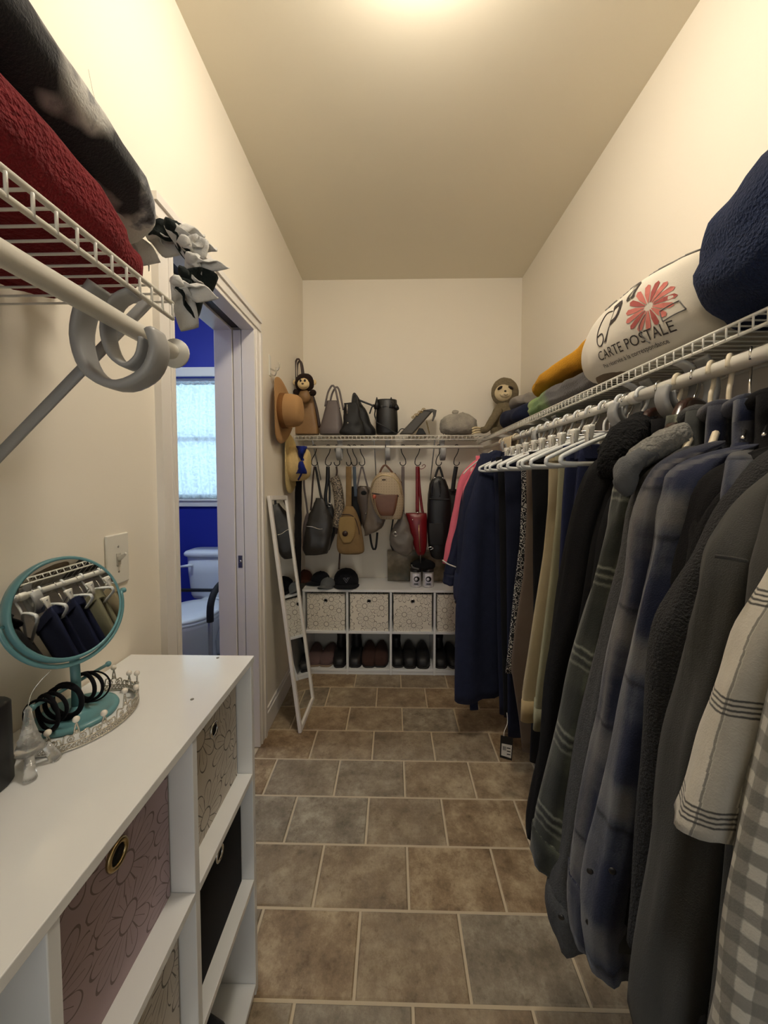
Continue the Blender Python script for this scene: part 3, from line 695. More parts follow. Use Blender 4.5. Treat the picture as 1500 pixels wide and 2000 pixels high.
# black tote with long strap
t = thing('black_slouch_tote', 'black slouch tote with a stiff raised handle in the shelf middle', 'handbag', at(712, 849, SY + .055))
body([(690, 697, 772, .012), (688, 704, 785, .022), (690, 714, 800, .035), (692, 722, 820, .045), (697, 732, 842, .05), (700, 732, 849, .048)], SY + .055, e=2.6).noisy(.010, 17, 8).build('body', LBM, t)
MB().tube(spline(pl([(689, 815), (688, 790), (690, 771), (694, 770), (698, 785), (701, 815)], SY - .05), 20), .006, 10).build('handle', LB, t)
strap([(700, 781), (715, 787), (728, 792), (734, 796)], SY - .02, .013, .006, 12, side=(0, 0, 1)).build('strap', LB, t)
strap([(722, 808), (726, 796), (731, 790), (733, 800), (732, 812), (737, 824)], SY - .03, .010, .005, 18).build('strap', LB, t)
# black bucket bag
t = thing('black_bucket_bag', 'black leather drawstring bucket bag on the back shelf', 'handbag', at(755, 849, SY))
body([(735, 775, 782, .052), (735, 776, 800, .058), (734, 777, 825, .062), (735, 777, 845, .060), (738, 774, 849, .055)], SY, e=2.3, n=40).build('body', LB, t)
for i, (a, h) in enumerate(((735, 776), (745, 786), (753, 783), (763, 776), (773, 788))):
    p = at(a + 1, h, SY - .035 + .012 * (i % 3)); b_ = at(a + 1, 798, SY - .045)
    MB().tube([b_, (b_ + p) / 2, p], [.02, .013, .003], 10).build('gathered_rim', LB, t)
MB().tube(spline(pl([(734, 824), (745, 830), (760, 838), (775, 846), (783, 838), (790, 838)], SY - .075), 26), .003, 6).build('strap', LB, t)
# charcoal flap purse
t = thing('charcoal_flap_purse', 'charcoal flap purse with a chain tipped over on the shelf', 'handbag', at(812, 849, SY))
def quadprism(pts, Y0, Y1): 
    m = MB(); n = len(pts)
    return m.add([at(a, b, Y0) for a, b in pts] + [at(a, b, Y1) for a, b in pts], [tuple(range(n - 1, -1, -1)), tuple(range(n, 2 * n))] + [(i, (i + 1) % n, n + (i + 1) % n, n + i) for i in range(n)])
quadprism([(779, 848.5), (806, 848.5), (846, 803), (838, 799), (822, 803)], SY - .05, SY + .09).build('body', LGREY, t, smooth=False, bev=.010)
quadprism([(826, 801), (844, 798.5), (853, 801), (851, 812), (846, 823), (843, 822), (846, 811), (845, 805)], SY - .055, SY + .095).build('flap', LGREY, t, smooth=False, bev=.003)
quadprism([(812, 849), (833, 849), (826, 837), (818, 836)], SY - .03, SY + .07).build('side_gusset', LBM, t, smooth=False, bev=.004)
m = MB()
for i in range(13): m.torus(at(806 + i * 1.9, 815 - i * 1.35 + 1.5 * math.sin(i * 1.6), SY - .052), .0075, .0018, (0, 1, .6 * (-1) ** i), 10, 5)
for i in range(12): m.torus(at(833 + i * .5, 823 + i * 2.1, SY - .045), .0065, .0016, (1, .4 * (-1) ** i, 0), 10, 5)
tag(m.build('chain', BRASS, t), kind='stuff')
# grey faux fur hat
FURG = fabric('grey_fur', (166, 162, 152), .5, 22, 1., 140, dist=.008, c2=(196, 188, 172))
pc = at(895, 826, SY)
t = thing('faux_fur_hat', 'fluffy grey faux fur hat beside the sloth', 'hat', at(895, 849, SY))
MB().loft([ring(pc + Vector((0, 0, z)), (1, 0, 0), (0, 1, 0), a, a * .8, 44, 2) for z, a in ((-.074, .085), (-.05, .108), (-.01, .121), (.015, .118), (.035, .098), (.052, .07), (.064, .03))]).noisy(.012, 26, 2).build('crown', FURG, t)
m = MB().loft([ring(pc + Vector((0, 0, z)), (1, 0, 0), (0, 1, 0), a, a * .8, 60, 2) for z, a in ((-.07, .10), (-.055, .118), (-.03, .124), (-.005, .122), (.015, .116), (.025, .102))])
m.noisy(.009, 30, 5); m.noisy(.004, 75, 2); m.build('fur_brim', FURG, t)
MB().ball(pc + Vector((-.02, 0, .070)), .022, .018, .016, 14, 9).noisy(.006, 50).build('tuft', FURG, t)
# sloth
SL = fabric('sloth_fur', (122, 110, 86), .5, 60, 1, 240, dist=.006); SLF = fabric('sloth_face', (214, 196, 158), .12, bs=300); SLD = fabric('sloth_eye_patch', (46, 36, 28), .2)
YS = 2.55; hc = at(986, 766, YS)
t = thing('plush_sloth', 'brown plush sloth sitting in the back shelf corner', 'plush toy', at(985, 848, YS))
MB().loft([ring(at(984 + dx_, py, YS), (1, 0, 0), (0, 1, 0), a, b, 24) for dx_, py, a, b in ((0, 848, .07, .05), (0, 835, .10, .07), (0, 815, .095, .065), (1, 800, .075, .055), (2, 790, .055, .045), (2, 782, .03, .03))]).noisy(.003, 40).build('body', SL, t)
MB().ball(hc, .092, .07, .098, 28, 18, rot=Matrix.Rotation(R(-14), 3, 'Y')).noisy(.003, 40).build('head', SL, t)
f = MB().ball(hc + Vector((-.018, -.036, -.012)), .062, .045, .060, 24, 14, rot=Matrix.Rotation(R(-14), 3, 'Y')).build('face', SLF, t)
for sx, rz in ((-1, 35), (1, -25)):
    MB().ball(hc + Vector((-.018 + sx * .036, -.071, .012)), .020, .010, .0095, 16, 8, rot=Matrix.Rotation(R(-rz), 3, 'Y')).build('eye_patch', SLD, f)
    MB().ball(hc + Vector((-.018 + sx * .030, -.083, .012)), .006, n=10, m=7).build('eye', BLK, f)
MB().ball(hc + Vector((-.022, -.083, -.012)), .008, .006, .006, 12, 8).build('nose', BLK, f)
MB().ball(hc + Vector((-.020, -.070, -.032)), .034, .017, .020, 16, 8).build('muzzle', SLF, f)
MB().tube(arc(hc + Vector((-.020, -.0885, -.026)), .014, 200, 340, 10), .0012, 5).build('mouth', SLD, f)
a1 = MB().tube(spline([at(975, 800, YS - .05), at(962, 820, YS - .08), at(950, 838, YS - .10), at(938, 840, YS - .11)], 16), [.028, .028, .028, .027, .027, .027, .026, .026, .025, .025, .024, .024, .023, .022, .02, .016], 12).noisy(.002, 50).build('arm', SL, t)
for k in range(3): MB().tube(spline([at(938, 836 + k * 4, YS - .115), at(928, 835 + k * 5, YS - .13), at(922, 838 + k * 5, YS - .13)], 8), .0065, 8).build('claw', SLF, a1)
MB().tube(spline([at(995, 800, YS - .04), at(1006, 820, YS - .05), at(1008, 840, YS - .06)], 10), .026, 12).noisy(.002, 50).build('arm', SL, t)
for sx in (-1, 1): MB().tube(spline([at(984 + sx * 14, 842, YS - .03), at(984 + sx * 18, 843, YS - .1)], 8), .028, 12).noisy(.002, 50).build('leg', SL, t)

# ================================================================== hats and hook on the left wall
hk = thing('coat_hook', 'silver double coat hook on a white wall plate', 'hook', (XL, 1.96, 1.9))
B(XL, XL + .004, 1.945, 1.975, 1.86, 1.97).build('plate', PLAS, hk, smooth=False, bev=.002)
for z0, L in ((1.90, .05), (1.875, .035)): MB().tube(spline([(XL + .003, 1.96, z0), (XL + L * .7, 1.96, z0 - .012), (XL + L, 1.96, z0 + .008), (XL + L, 1.96, z0 + .03)], 14), .004, 8).build('prong', CHROME, hk)
def hat(name, label, c, br, brz, cr_, ch, mat, band, tilt=0, curl=.03):
    """brim in the wall plane, crown pointing into the room"""
    t = thing(name, label, 'hat', c); c = Vector(c); m = MB(); n = 48; rings = []
    def pt(r, a, o): 
        x = o + curl * (abs(math.cos(a)) ** 3) * max(0, (r - cr_) / (br - cr_)) ** 1.6
        return c + Vector((x, r * math.cos(a), r * brz / br * math.sin(a)))
    prof = [(br, 0), (br * 1.003, .002), (br * .99, .004), (br * .85, .005), (cr_ * 1.12, .007), (cr_, .012)]
    for r, o in prof: rings.append([pt(r, 2 * math.pi * i / n, o) for i in range(n)])
    b0 = MB().loft(rings, cap=False); b0.loft([[pt(r, 2 * math.pi * i / n, o) for i in range(n)] for r, o in ((br, 0), (br * .85, .001), (cr_, .004))], cap=False)
    b0.build('brim', mat, t)
    MB().loft([[pt(r * 1.0, 2 * math.pi * i / n, o) for i in range(n)] for r, o in ((cr_, .008), (cr_ * .985, ch * .25), (cr_ * .96, ch * .55), (cr_ * .90, ch * .80), (cr_ * .75, ch * .95), (cr_ * .45, ch * 1.0), (.004, ch * .985))]).build('crown', mat, t)
    if band: MB().loft([[pt(cr_ * k, 2 * math.pi * i / n, o) for i in range(n)] for k, o in ((1.0, .010), (1.025, .012), (1.018, .038), (.99, .040))], cap=False).build('band', band, t)
    return t
FELT = fabric('tan_felt', (166, 128, 84), .18, 9, .3, 500); STRAW = fabric('straw', (212, 184, 128), .2, 60, .8, 260)
hat('felt_hat', 'tan wide-brimmed felt hat hanging on the left wall hook', (XL + .030, 2.03, 1.69), .175, .180, .092, .125, FELT, fabric('felt_band', (122, 82, 42), .2))
h2 = hat('straw_hat', 'straw sun hat with a blue bow on the left wall', (XL + .02, 2.245, 1.405), .160, .182, .096, .125, STRAW, None, curl=.02)
NBOW = fabric('royal_blue_ribbon', (20, 34, 110), .3, 30)
bc = Vector((XL + .105, 2.185, 1.425))
for sz in (-1, 1):
    MB().loft([ring(bc + Vector((.006, -.008 - .01 * math.sin(k), sz * (.006 + .075 * k / 6))), (1, .3, 0), (-.3, 1, 0), .010 + .020 * (k / 6), .014 + .062 * math.sin(k / 6 * 2.4), 16, 2) for k in range(7)]).noisy(.006, 30, sz + 3).build('bow_loop', NBOW, h2)
MB().ball(bc + Vector((.010, -.012, 0)), .016, n=12, m=8).build('bow_knot', NBOW, h2)
MB().strip(spline([bc, bc + Vector((.01, -.015, -.07)), bc + Vector((-.01, -.03, -.12))], 10), .035, .004, (0, 1, 0)).build('ribbon_tail', NBOW, h2)

# ================================================================== hooks and bags on the back rod
YR = 2.43
hook0 = None
def s_hook(px, rz, bag):
    global hook0
    x = at(px, 874, YR).x; lab = 'black metal S hook carrying the ' + bag
    if hook0 is None:
        hook0 = thing('s_hook', lab, 'hook', (x, YR, RZ), R(rz), 'black S hooks on the back rod', local=True)
        pts = arc((0, 0, -.0), .0145, 205, -10, 16) + spline([(.0135, 0, -.012), (.006, 0, -.04), (-.014, 0, -.075), (-.019, 0, -.098)], 10)[1:] + arc((0, 0, -.103), .0195, 180, 375, 16)[1:]
        MB().tube(pts, .0029, 8).build('wire', BLKM, hook0); return hook0
    return copy_tree(hook0, None, (x, YR, RZ), R(rz), lab)
for px, rz, bg in ((614, 12, 'dark tote with the silver zip'), (641, 8, 'black shoulder bag with silver rings'), (658, 172, 'snakeskin-pattern crescent bag'), (681, 150, 'tan canvas sling bag'), (692, 165, 'blue-strap black bag'), (707, 170, 'dark brown bucket pouch'), (753, 92, 'beige monogram backpack'), (787, 165, 'grey drawstring bag'), (816, 10, 'red shoulder bag'), (857, 14, 'black leather backpack'), (892, 10, 'black bag behind the pink robe')): s_hook(px, rz, bg)
HKY = 911  # strap height on the hooks
t = thing('scarf', 'long narrow black scarf hanging in the back left corner', 'scarf', at(583, 1240, 2.36))
m = MB().strip(spline(pl([(584, 880), (583, 960), (582, 1060), (581, 1160), (582, 1245)], 2.36), 40), .045, .02).noisy(.004, 14)
m.build('cloth', fabric('black_scarf', (20, 18, 20)), t)
# taupe bag tucked in the corner
t = thing('taupe_crossbody_bag', 'slim taupe crossbody bag tucked behind the dark zip tote', 'handbag', at(604, 1075, 2.55))
MB().strip(spline(pl([(594, 905), (594, 950), (598, 980), (601, 1005)], 2.55), 20), .014, .004).build('strap', LTAUPE, t)
body([(598, 606, 1003, .02), (592, 612, 1030, .03), (592, 614, 1065, .03), (596, 610, 1075, .025)], 2.55).build('body', LTAUPE, t)
# dark tote with zip
LDK = leather('dark_olive_leather', (44, 41, 38), .36)
t = thing('dark_zip_tote', 'dark grey tote with a silver zip on the leftmost rod hooks', 'handbag', at(620, 1083, YR - .02))
Yq = YR - .02
body([(617, 631, 972, .016), (612, 637, 985, .026), (604, 645, 1005, .036), (598, 650, 1025, .045), (595, 647, 1050, .05), (593, 643, 1072, .048), (598, 636, 1082, .04)], Yq, e=2.8).noisy(.009, 18, 4).build('body', LDK, t)
strap([(614, HKY), (611, 940), (609, 975), (607, 997)], Yq + .02, .012).build('strap', LDBR, t); strap([(616, HKY), (620, 930), (625, 960), (628, 974)], Yq + .02, .016).build('strap', LB, t)
MB().tube(spline([p for p in pl([(598, 1028), (610, 1029), (622, 1033), (630, 1033)], Yq - .049)], 14), .0026, 6).build('zip', CHROME, t)
# black shoulder bag
t = thing('black_shoulder_bag', 'black shoulder bag with silver strap rings beside the zip tote', 'handbag', at(640, 1074, YR + .04)); Yq = YR + .045
body([(632, 648, 985, .02), (631, 654, 1005, .03), (630, 656, 1035, .035), (632, 645, 1070, .03), (634, 643, 1074, .025)], Yq, e=2.6).noisy(.004, 18, 5).build('body', LBM, t)
strap([(640, HKY), (639, 940), (636, 965), (637, 988)], YR, .022, .006).build('strap', LB, t); strap([(642, HKY), (643, 940), (644, 965), (643, 988)], YR + .02, .014, .005).build('strap', LB, t)
for a in (637, 643): MB().torus(at(a, 986, Yq - .035), .011, .0022, (0, 1, .2), 16, 6, 1.3).build('ring', CHROME, t)
# snakeskin crescent
def snake():
    t = NT('snakeskin'); vo = t.n('ShaderNodeTexVoronoi'); vo.inputs['Scale'].default_value = 130; t.l.new(t.coord(), vo.inputs['Vector'])
    t.col(t.ramp(vo.outputs[0], (.25, lin((168, 152, 128))), (.6, lin((66, 58, 48))))); t.set(Roughness=.5); return t.m
t = thing('snakeskin_bag', 'snakeskin-pattern crescent bag with a dark brown base', 'handbag', at(656, 1045, YR + .01))
MB().tube(spline(pl([(652, 932), (657, 945), (661, 965), (663, 990), (661, 1012), (657, 1030)], YR + .01), 26), 0, 14, ell=(.034, .024), side=(1, 0, 0), e=3).build('body', snake(), t)
body([(650, 662, 1000, .02), (649, 664, 1025, .03), (651, 662, 1042, .025)], YR + .05).build('base', LDBR, t)
strap([(657, HKY), (658, 922), (656, 935)], YR, .012, .005).build('strap', LDBR, t)
# tan canvas sling
CANV = fabric('tan_canvas', (128, 104, 70), .2, 20, .6, 700); CANL = fabric('tan_canvas_light', (144, 120, 78), .15, 20, .6, 700); YT = YR - .07
t = thing('tan_sling_bag', 'tan canvas sling backpack with an oval flap pocket', 'backpack', at(685, 1081, YT))
body([(675, 689, 989, .022), (670, 696, 1000, .034), (663, 703, 1020, .045), (659, 708, 1045, .05), (658, 711, 1065, .05), (661, 711, 1077, .045), (668, 704, 1081, .036)], YT, e=3).build('body', CANV, t)
strap([(681, HKY), (681, 940), (681, 992)], YT + .035, .038, .006).build('strap', CANV, t)
pk = body([(664, 692, 1010, .010), (661, 695, 1025, .014), (663, 693, 1045, .016), (669, 687, 1058, .014), (674, 681, 1060, .008)], YT - .048, e=3).build('flap_pocket', CANL, t)
MB().disc(at(674, 1042, YT - .0645), .018, (0, -1, 0), .003).build('leather_badge', LDBR, pk)
for pts in ([(661, 1024), (676, 1024), (692, 1025)], [(669, 1004), (684, 1004), (695, 1012), (701, 1030), (703, 1042)]): MB().tube(spline([p + Vector((0, -.046 if pts[0][1] > 1020 else -.040, 0)) for p in pl(pts, YT)], 16), .0028, 6).build('zip', LDBR, t)
MB().strip(spline(pl([(664, 1078), (663, 1095), (662, 1112)], YT + .01), 10), .012, .004).build('strap_tail', LDBR, t)
# blue strap bag
t = thing('blue_strap_bag', 'small black bag on a slate blue strap behind the tan sling', 'handbag', at(694, 1030, YR + .05))
strap([(692, HKY), (693, 940), (695, 970)], YR, .022, .005).build('strap', fabric('slate_blue_strap', (78, 88, 100)), t)
body([(687, 702, 950, .02), (686, 706, 975, .03), (688, 708, 1010, .03), (692, 706, 1028, .025)], YR + .06).build('body', LBM, t)
# dark brown pouch
LBP = leather('brown_pouch_leather', (72, 60, 50), .45); YP = YR - .015
t = thing('brown_bucket_pouch', 'dark brown bucket pouch on V straps right of the tan sling', 'handbag', at(715, 1038, YP))
body([(702, 716, 949, .018), (698, 721, 957, .03), (698, 726, 975, .036), (703, 729, 1000, .036), (708, 728, 1025, .03), (711, 724, 1036, .02)], YP, e=2.8).noisy(.005, 18, 6).build('body', LBP, t)
strap([(706, HKY), (701, 935), (697, 955)], YR, .011).build('strap', LTAUPE, t); strap([(708, HKY), (714, 935), (719, 955)], YR, .011).build('strap', LTAUPE, t)
MB().ball(at(710.5, 963, YP - .03), .020, .008, .016, 14, 8).build('opening', HOLE, t); MB().ball(at(714.5, 1003, YP - .038), .0045, n=10, m=6).build('stud', CHROME, t)
# taupe triangular hobo
LHO = leather('taupe_hobo_leather', (106, 94, 80), .4); YH = YR - .06
t = thing('taupe_hobo_bag', 'taupe leather hobo bag below the monogram backpack', 'handbag', at(725, 1047, YH))
body([(720, 723, 952, .01), (718, 730, 972, .02), (716, 742, 995, .028), (714, 753, 1014, .032), (712, 748, 1027, .032), (712, 732, 1039, .024), (712, 718, 1047, .01)], YH, e=2.6).noisy(.008, 22, 2).build('body', LHO, t)
strap([(719, 955), (713, 930), (708, HKY)], YH + .06, .010).build('strap', LTAUPE, t)
strap([(722, 1038), (725, 1060), (729, 1072), (734, 1069), (737, 1040)], YH + .05, .014, .005, 22).build('loose_strap', LBM, t)
# monogram backpack
def mono():
    t = NT('monogram_canvas'); sp = t.n('ShaderNodeSeparateXYZ'); t.l.new(t.coord(), sp.inputs[0])
    cb_ = t.n('ShaderNodeCombineXYZ'); t.l.new(t.math('MULTIPLY', sp.outputs[0], 60), cb_.inputs[0]); t.l.new(t.math('MULTIPLY', sp.outputs[2], 60), cb_.inputs[1])
    vo = t.n('ShaderNodeTexVoronoi', voronoi_dimensions='2D'); vo.inputs['Randomness'].default_value = .12; vo.inputs['Scale'].default_value = 1; t.l.new(cb_.outputs[0], vo.inputs['Vector'])
    t.col(t.mix(t.math('MULTIPLY', t.math('LESS_THAN', vo.outputs['Distance'], .17), .6), lin((168, 150, 122)), lin((116, 98, 74)))); t.set(Roughness=.5); return t.m
MON = mono(); YM = YR - .09
t = thing('monogram_backpack', 'beige patterned mini backpack with a brown front pocket', 'backpack', at(760, 1016, YM))
body([(741, 769, 923, .036), (733, 776, 930, .045), (726, 783, 942, .052), (723, 787, 960, .055), (726, 789, 980, .055), (733, 787, 1000, .052), (743, 783, 1013, .045)], YM, e=3.4).build('body', MON, t)
LBPK = leather('brown_pocket_leather', (98, 62, 40), .4)
body([(727, 778, 966, .012), (730, 776, 980, .016), (737, 772, 998, .016), (744, 768, 1007, .012)], YM - .05, e=5).build('front_pocket', LBPK, t)
MB().tube(spline([p for p in pl([(726, 963), (740, 965), (760, 968), (779, 969)], YM - .057)], 14), .0035, 6).build('pocket_zip', LDBR, t)
MB().tube(spline(pl([(726, 952), (733, 936), (748, 928), (766, 932), (779, 944), (784, 965)], YM - .045), 24), .0028, 6).build('zip', BRASS, t)
strap([(741, 926), (746, 914), (752, 908.5), (758, 913), (768, 925)], YM + .03, .013, .005).build('handle', LBPK, t)
strap([(768, 926), (778, 940), (781, 945)], YM - .005, .03, .008).build('shoulder_strap', LBPK, t)
MB().strip(pl([(746, 937), (753, 937)], YM - .052), .007, .002, (0, 0, 1)).build('name_plate', LDBR, t)
MB().tube(spline(pl([(731, 970), (733, 985), (738, 1000), (744, 1012)], YM - .062), 12), .003, 6).build('key_chain', BRASS, t)
MB().ball(at(731, 970, YM - .064), .012, .006, .014, 12, 8).build('zip_charm', plain('coral_charm', (170, 84, 60), .5), t)
# grey drawstring bag
LGR = leather('grey_brown_leather', (104, 97, 88), .42); YD = YR - .03
t = thing('grey_drawstring_bag', 'grey slouchy drawstring bag hanging left of the red bag', 'handbag', at(785, 1083, YD))
body([(784, 791, 1000, .012), (778, 796, 1013, .03), (768, 802, 1030, .042), (762, 807, 1047, .046), (763, 808, 1062, .046), (770, 806, 1075, .04), (784, 801, 1083, .028)], YD, e=2.5).noisy(.010, 22, 9).build('body', LGR, t)
strap([(787, HKY), (787, 940), (787, 1003)], YR, .021, .005).build('strap', LTAUPE, t); MB().ball(at(787, 985, YR - .01), .009, n=12, m=8).build('strap_stud', LDBR, t)
MB().torus(at(772, 1043, YD - .045), .012, .0025, (0, 1, .1), 16, 6, 1.2).build('ring', CHROME, t)
MB().tube(spline(pl([(768, 1012), (764, 1040), (763, 1062), (768, 1075)], YD + .0), 16), .005, 8).build('side_strap', LBM, t)
# red shoulder bag
LRED = leather('red_leather', (112, 18, 24), .32); YE = YR - .01
t = thing('red_shoulder_bag', 'red leather shoulder bag with a vertical front zip', 'handbag', at(820, 1085, YE))
body([(792, 833, 1002, .03), (794, 834, 1012, .045), (800, 834, 1035, .05), (806, 834, 1060, .045), (812, 831, 1078, .035), (816, 826, 1084.5, .02)], YE, e=2.6).build('body', LRED, t)
strap([(815, HKY), (815, 950), (815, 1000)], YE - .02, .022, .005).build('strap', LRED, t); strap([(817, HKY), (819, 950), (823, 985), (826, 1003)], YE + .02, .018, .005).build('strap', LRED, t)
strap([(817, 913), (822, 916), (828, 914), (831, 910), (828, 907), (824, 911)], YE, .010, .004, 20, side=(0, 1, 0)).build('strap_end', LRED, t)
MB().tube(pl([(818, 1025), (819, 1055), (821, 1078)], YE - .052), .0028, 6).build('zip', BRASS, t)
MB().strip(pl([(821, 1084), (821.5, 1100)], YE - .03), .006, .003).build('zip_pull', LGREY, t)
for a in (816, 806): MB().ball(at(a, 1001 + (816 - a) * 1.4, YE - .045), .006, n=10, m=6).build('ring', CHROME, t)
# black leather backpack
t = thing('black_backpack', 'tall black leather backpack left of the pink robe', 'backpack', at(858, 1090, YR)); YK = YR + .0
body([(848, 864, 931, .03), (841, 871, 940, .045), (837, 877, 957, .052), (835, 881, 985, .056), (834, 882, 1020, .058), (836, 881, 1060, .056), (842, 876, 1085, .05), (848, 870, 1090, .04)], YK, e=3.2).noisy(.005, 20, 6).build('body', LB, t)
MB().tube(spline(pl([(838, 974), (858, 976), (879, 975)], YK - .056), 12), .004, 6).build('seam', LBM, t)
for pts in ([(857, HKY), (853, 922), (849, 935)], [(858, HKY), (862, 922), (866, 937)]): strap(pts, YK, .015, .005, 10).build('handle', LB, t)
body([(838, 866, 1022, .006), (837, 868, 1040, .012), (840, 866, 1064, .010)], YK - .055, e=5).build('front_pocket', LBM, t)
for a in (849, 865): MB().torus(at(a, 935, YK - .03), .007, .002, (0, 1, 0), 14, 6).build('ring', CHROME, t)
MB().tube(spline(pl([(846, 940), (842, 955), (844, 968)], YK - .045), 10), .006, 8).build('fold', LB, t); MB().tube(spline(pl([(858, 938), (860, 955), (859, 970)], YK - .051), 10), .006, 8).build('fold', LB, t)
MB().tube(spline(pl([(836, 1070), (842, 1068), (846, 1071), (840, 1074)], YK - .055), 12), .003, 6).build('buckle', CHROME, t)
# black bag behind the robe
t = thing('black_slim_bag', 'slim black bag on the last hook behind the pink robe', 'handbag', at(884, 1070, YR + .02))
strap([(891, HKY), (887, 935), (884, 960)], YR, .028, .006).build('strap', LBM, t)
body([(877, 891, 955, .02), (874, 894, 985, .035), (873, 895, 1030, .04), (876, 892, 1068, .03)], YR + .05).build('body', LBM, t)

# ================================================================== on top of the back organizer
OZ = .577
def cap(label, px, py, Y, mat, rz, sc=1., brim=None, logo=None):
    b = at(px, py, Y); b.z = OZ + .0005
    t = thing('baseball_cap', label, 'cap', b, R(rz), local=True)
    rr = [ring((0, .0, z * sc), (1, 0, 0), (0, 1, 0), a * sc, a * 1.12 * sc, 32) for z, a in ((.004, .086), (.03, .087), (.06, .080), (.085, .064), (.102, .04), (.108, .012))]
    MB().loft(rr).build('crown', mat, t)
    MB().ball((0, 0, .109 * sc), .008, .008, .005, 10, 6).build('button', mat, t)
    m = MB(); N = 16; M_ = 5; vs0 = []
    for lay in (0, .003):
        for j in range(M_ + 1):
            for i in range(N + 1):
                a = R(200 + 140 * i / N); k = j / M_
                r0 = .086 * sc; x = math.cos(a) * (r0 + .012 * k); y = math.sin(a) * r0 * 1.1 - .07 * sc * k * math.sin(math.pi * i / N) ** .6
                vs0.append((x, y, .008 - lay + .018 * (1 - (x / r0) ** 2) * k * 0 - .006 * k + .014 * (1 - min(1, abs(x / r0)) ** 2)))
    fs = []
    for l in range(2):
        for j in range(M_):
            for i in range(N): q = l * (M_ + 1) * (N + 1) + j * (N + 1) + i; fs.append((q, q + 1, q + N + 2, q + N + 1))
    m.add(vs0, fs).build('visor', brim or mat, t)
    if logo: MB().tube([(-.022, -.0925 * sc, .068), (0, -.0985 * sc, .036), (.022, -.0925 * sc, .068), (.008, -.0925 * sc, .066), (0, -.096 * sc, .05), (-.008, -.0925 * sc, .066)], .0022, 6, True).build('emblem', logo, t)
    return t
CAPN = fabric('black_cap_cloth', (16, 17, 22)); CAPG = fabric('grey_cap_cloth', (92, 94, 94))
cap('black baseball cap with a grey emblem on the back organizer', 676, 1132, 2.52, CAPN, 8, 1., None, plain('grey_emblem', (120, 122, 128), .6))
cap('black cap tilted beside the brown cap on the back organizer', 626, 1130, 2.55, CAPN, -40, .72)
cap('grey cap lying in front of the black caps', 640, 1140, 2.455, CAPG, -20, .56)
cap('dark brown cap at the left end of the back organizer top', 594, 1128, 2.60, fabric('brown_cap_cloth', (68, 36, 26)), 10, .7)
# printed box behind the cans
def boxmat():
    t = NT('printed_green_brown_box'); co = t.coord()
    t.col(t.ramp(t.noise(7, 3, co), (.35, lin((70, 66, 40))), (.5, lin((112, 96, 66))), (.66, lin((160, 146, 118))))); t.set(Roughness=.3); return t.m
a_, b_ = at(757, 1131, 2.60).x, at(885, 1131, 2.60).x
t = thing('printed_box', 'shiny green and brown printed box behind the two cans', 'box', ((a_ + b_) / 2, 2.63, OZ))
MB().box(a_, b_, 2.60, 2.668, OZ + .0005, OZ + .20).build('carton', boxmat(), t, smooth=False, bev=.002)
MB().box(a_ - .002, b_ + .002, 2.598, 2.67, OZ + .18, OZ + .215).build('lid', boxmat(), t, smooth=False, bev=.002)
def can(label, px, disc_c):
    b = at(px, 1138, 2.44); b.z = OZ + .0003; b.y = 2.475
    b.x = at(px, 1120, 2.475).x
    t = thing('printed_can', label, 'can', b)
    MB().lathe([(.036, 0), (.0385, .002), (.0385, .008), (.0375, .010), (.0375, .098), (.0385, .100), (.0385, .104)], b, 32).build('body', plain('can_print', (190, 186, 184), .35, var=.3, vs_=45), t)
    MB().lathe([(.039, .104), (.0395, .106), (.0395, .122), (.036, .125), (.001, .125)], b, 32).build('lid', plain('can_lid_dark', (44, 38, 36), .4), t)
    lab = MB().loft([[b + Vector((.0381 * math.sin(R(a)), -.0381 * math.cos(R(a)), z)) for a in range(-38, 39, 4)] + [b + Vector((.0375 * math.sin(R(a)), -.0375 * math.cos(R(a)), z)) for a in range(38, -39, -4)] for z in (.014, .094)]).build('label_panel', plain('can_label', (206, 202, 210), .4), t)
    for z, r, mt in ((.06, .019, BLK), (.058, .010, plain('can_label', (206, 202, 210), .4))):
        MB().lathe([(r, 0), (r, .0008 if mt is BLK else .0014)], b + Vector((disc_c if mt is BLK else disc_c - .004, -.0384, z)), 24, (0, -1, 0)).build('printed_emblem', mt, lab)
    MB().strip([b + Vector((-.014, -.0372, .026)), b + Vector((0, -.0384, .026)), b + Vector((.014, -.0372, .026))], .007, .0012, (0, 0, 1)).build('printed_line', BLK, lab)
can('white and black printed can on the left, under the red bag', 812, .004); can('white and black printed can on the right with a dark crescent mark', 836, .0)
tc = at(826, 1092, 2.475); tc.z = OZ + .127
t = thing('black_knit_hat', 'black knit hat laid across the two cans', 'hat', tc)
MB().loft([ring(tc + Vector((0, 0, z)), (1, 0, 0), (0, 1, 0), a, .05, 30, 2.2) for z, a in ((.0, .07), (.012, .085), (.03, .082), (.05, .06), (.06, .02))]).noisy(.006, 22, 4).build('crown', fabric('black_knit', (16, 16, 18), bs=300), t)
MB().tube(spline([tc + Vector((-.08, -.035, .03)), tc + Vector((-.07, -.05, .014)), tc + Vector((-.03, -.055, .005))], 10), .006, 8).build('trim', fabric('grey_knit', (90, 88, 84)), t)

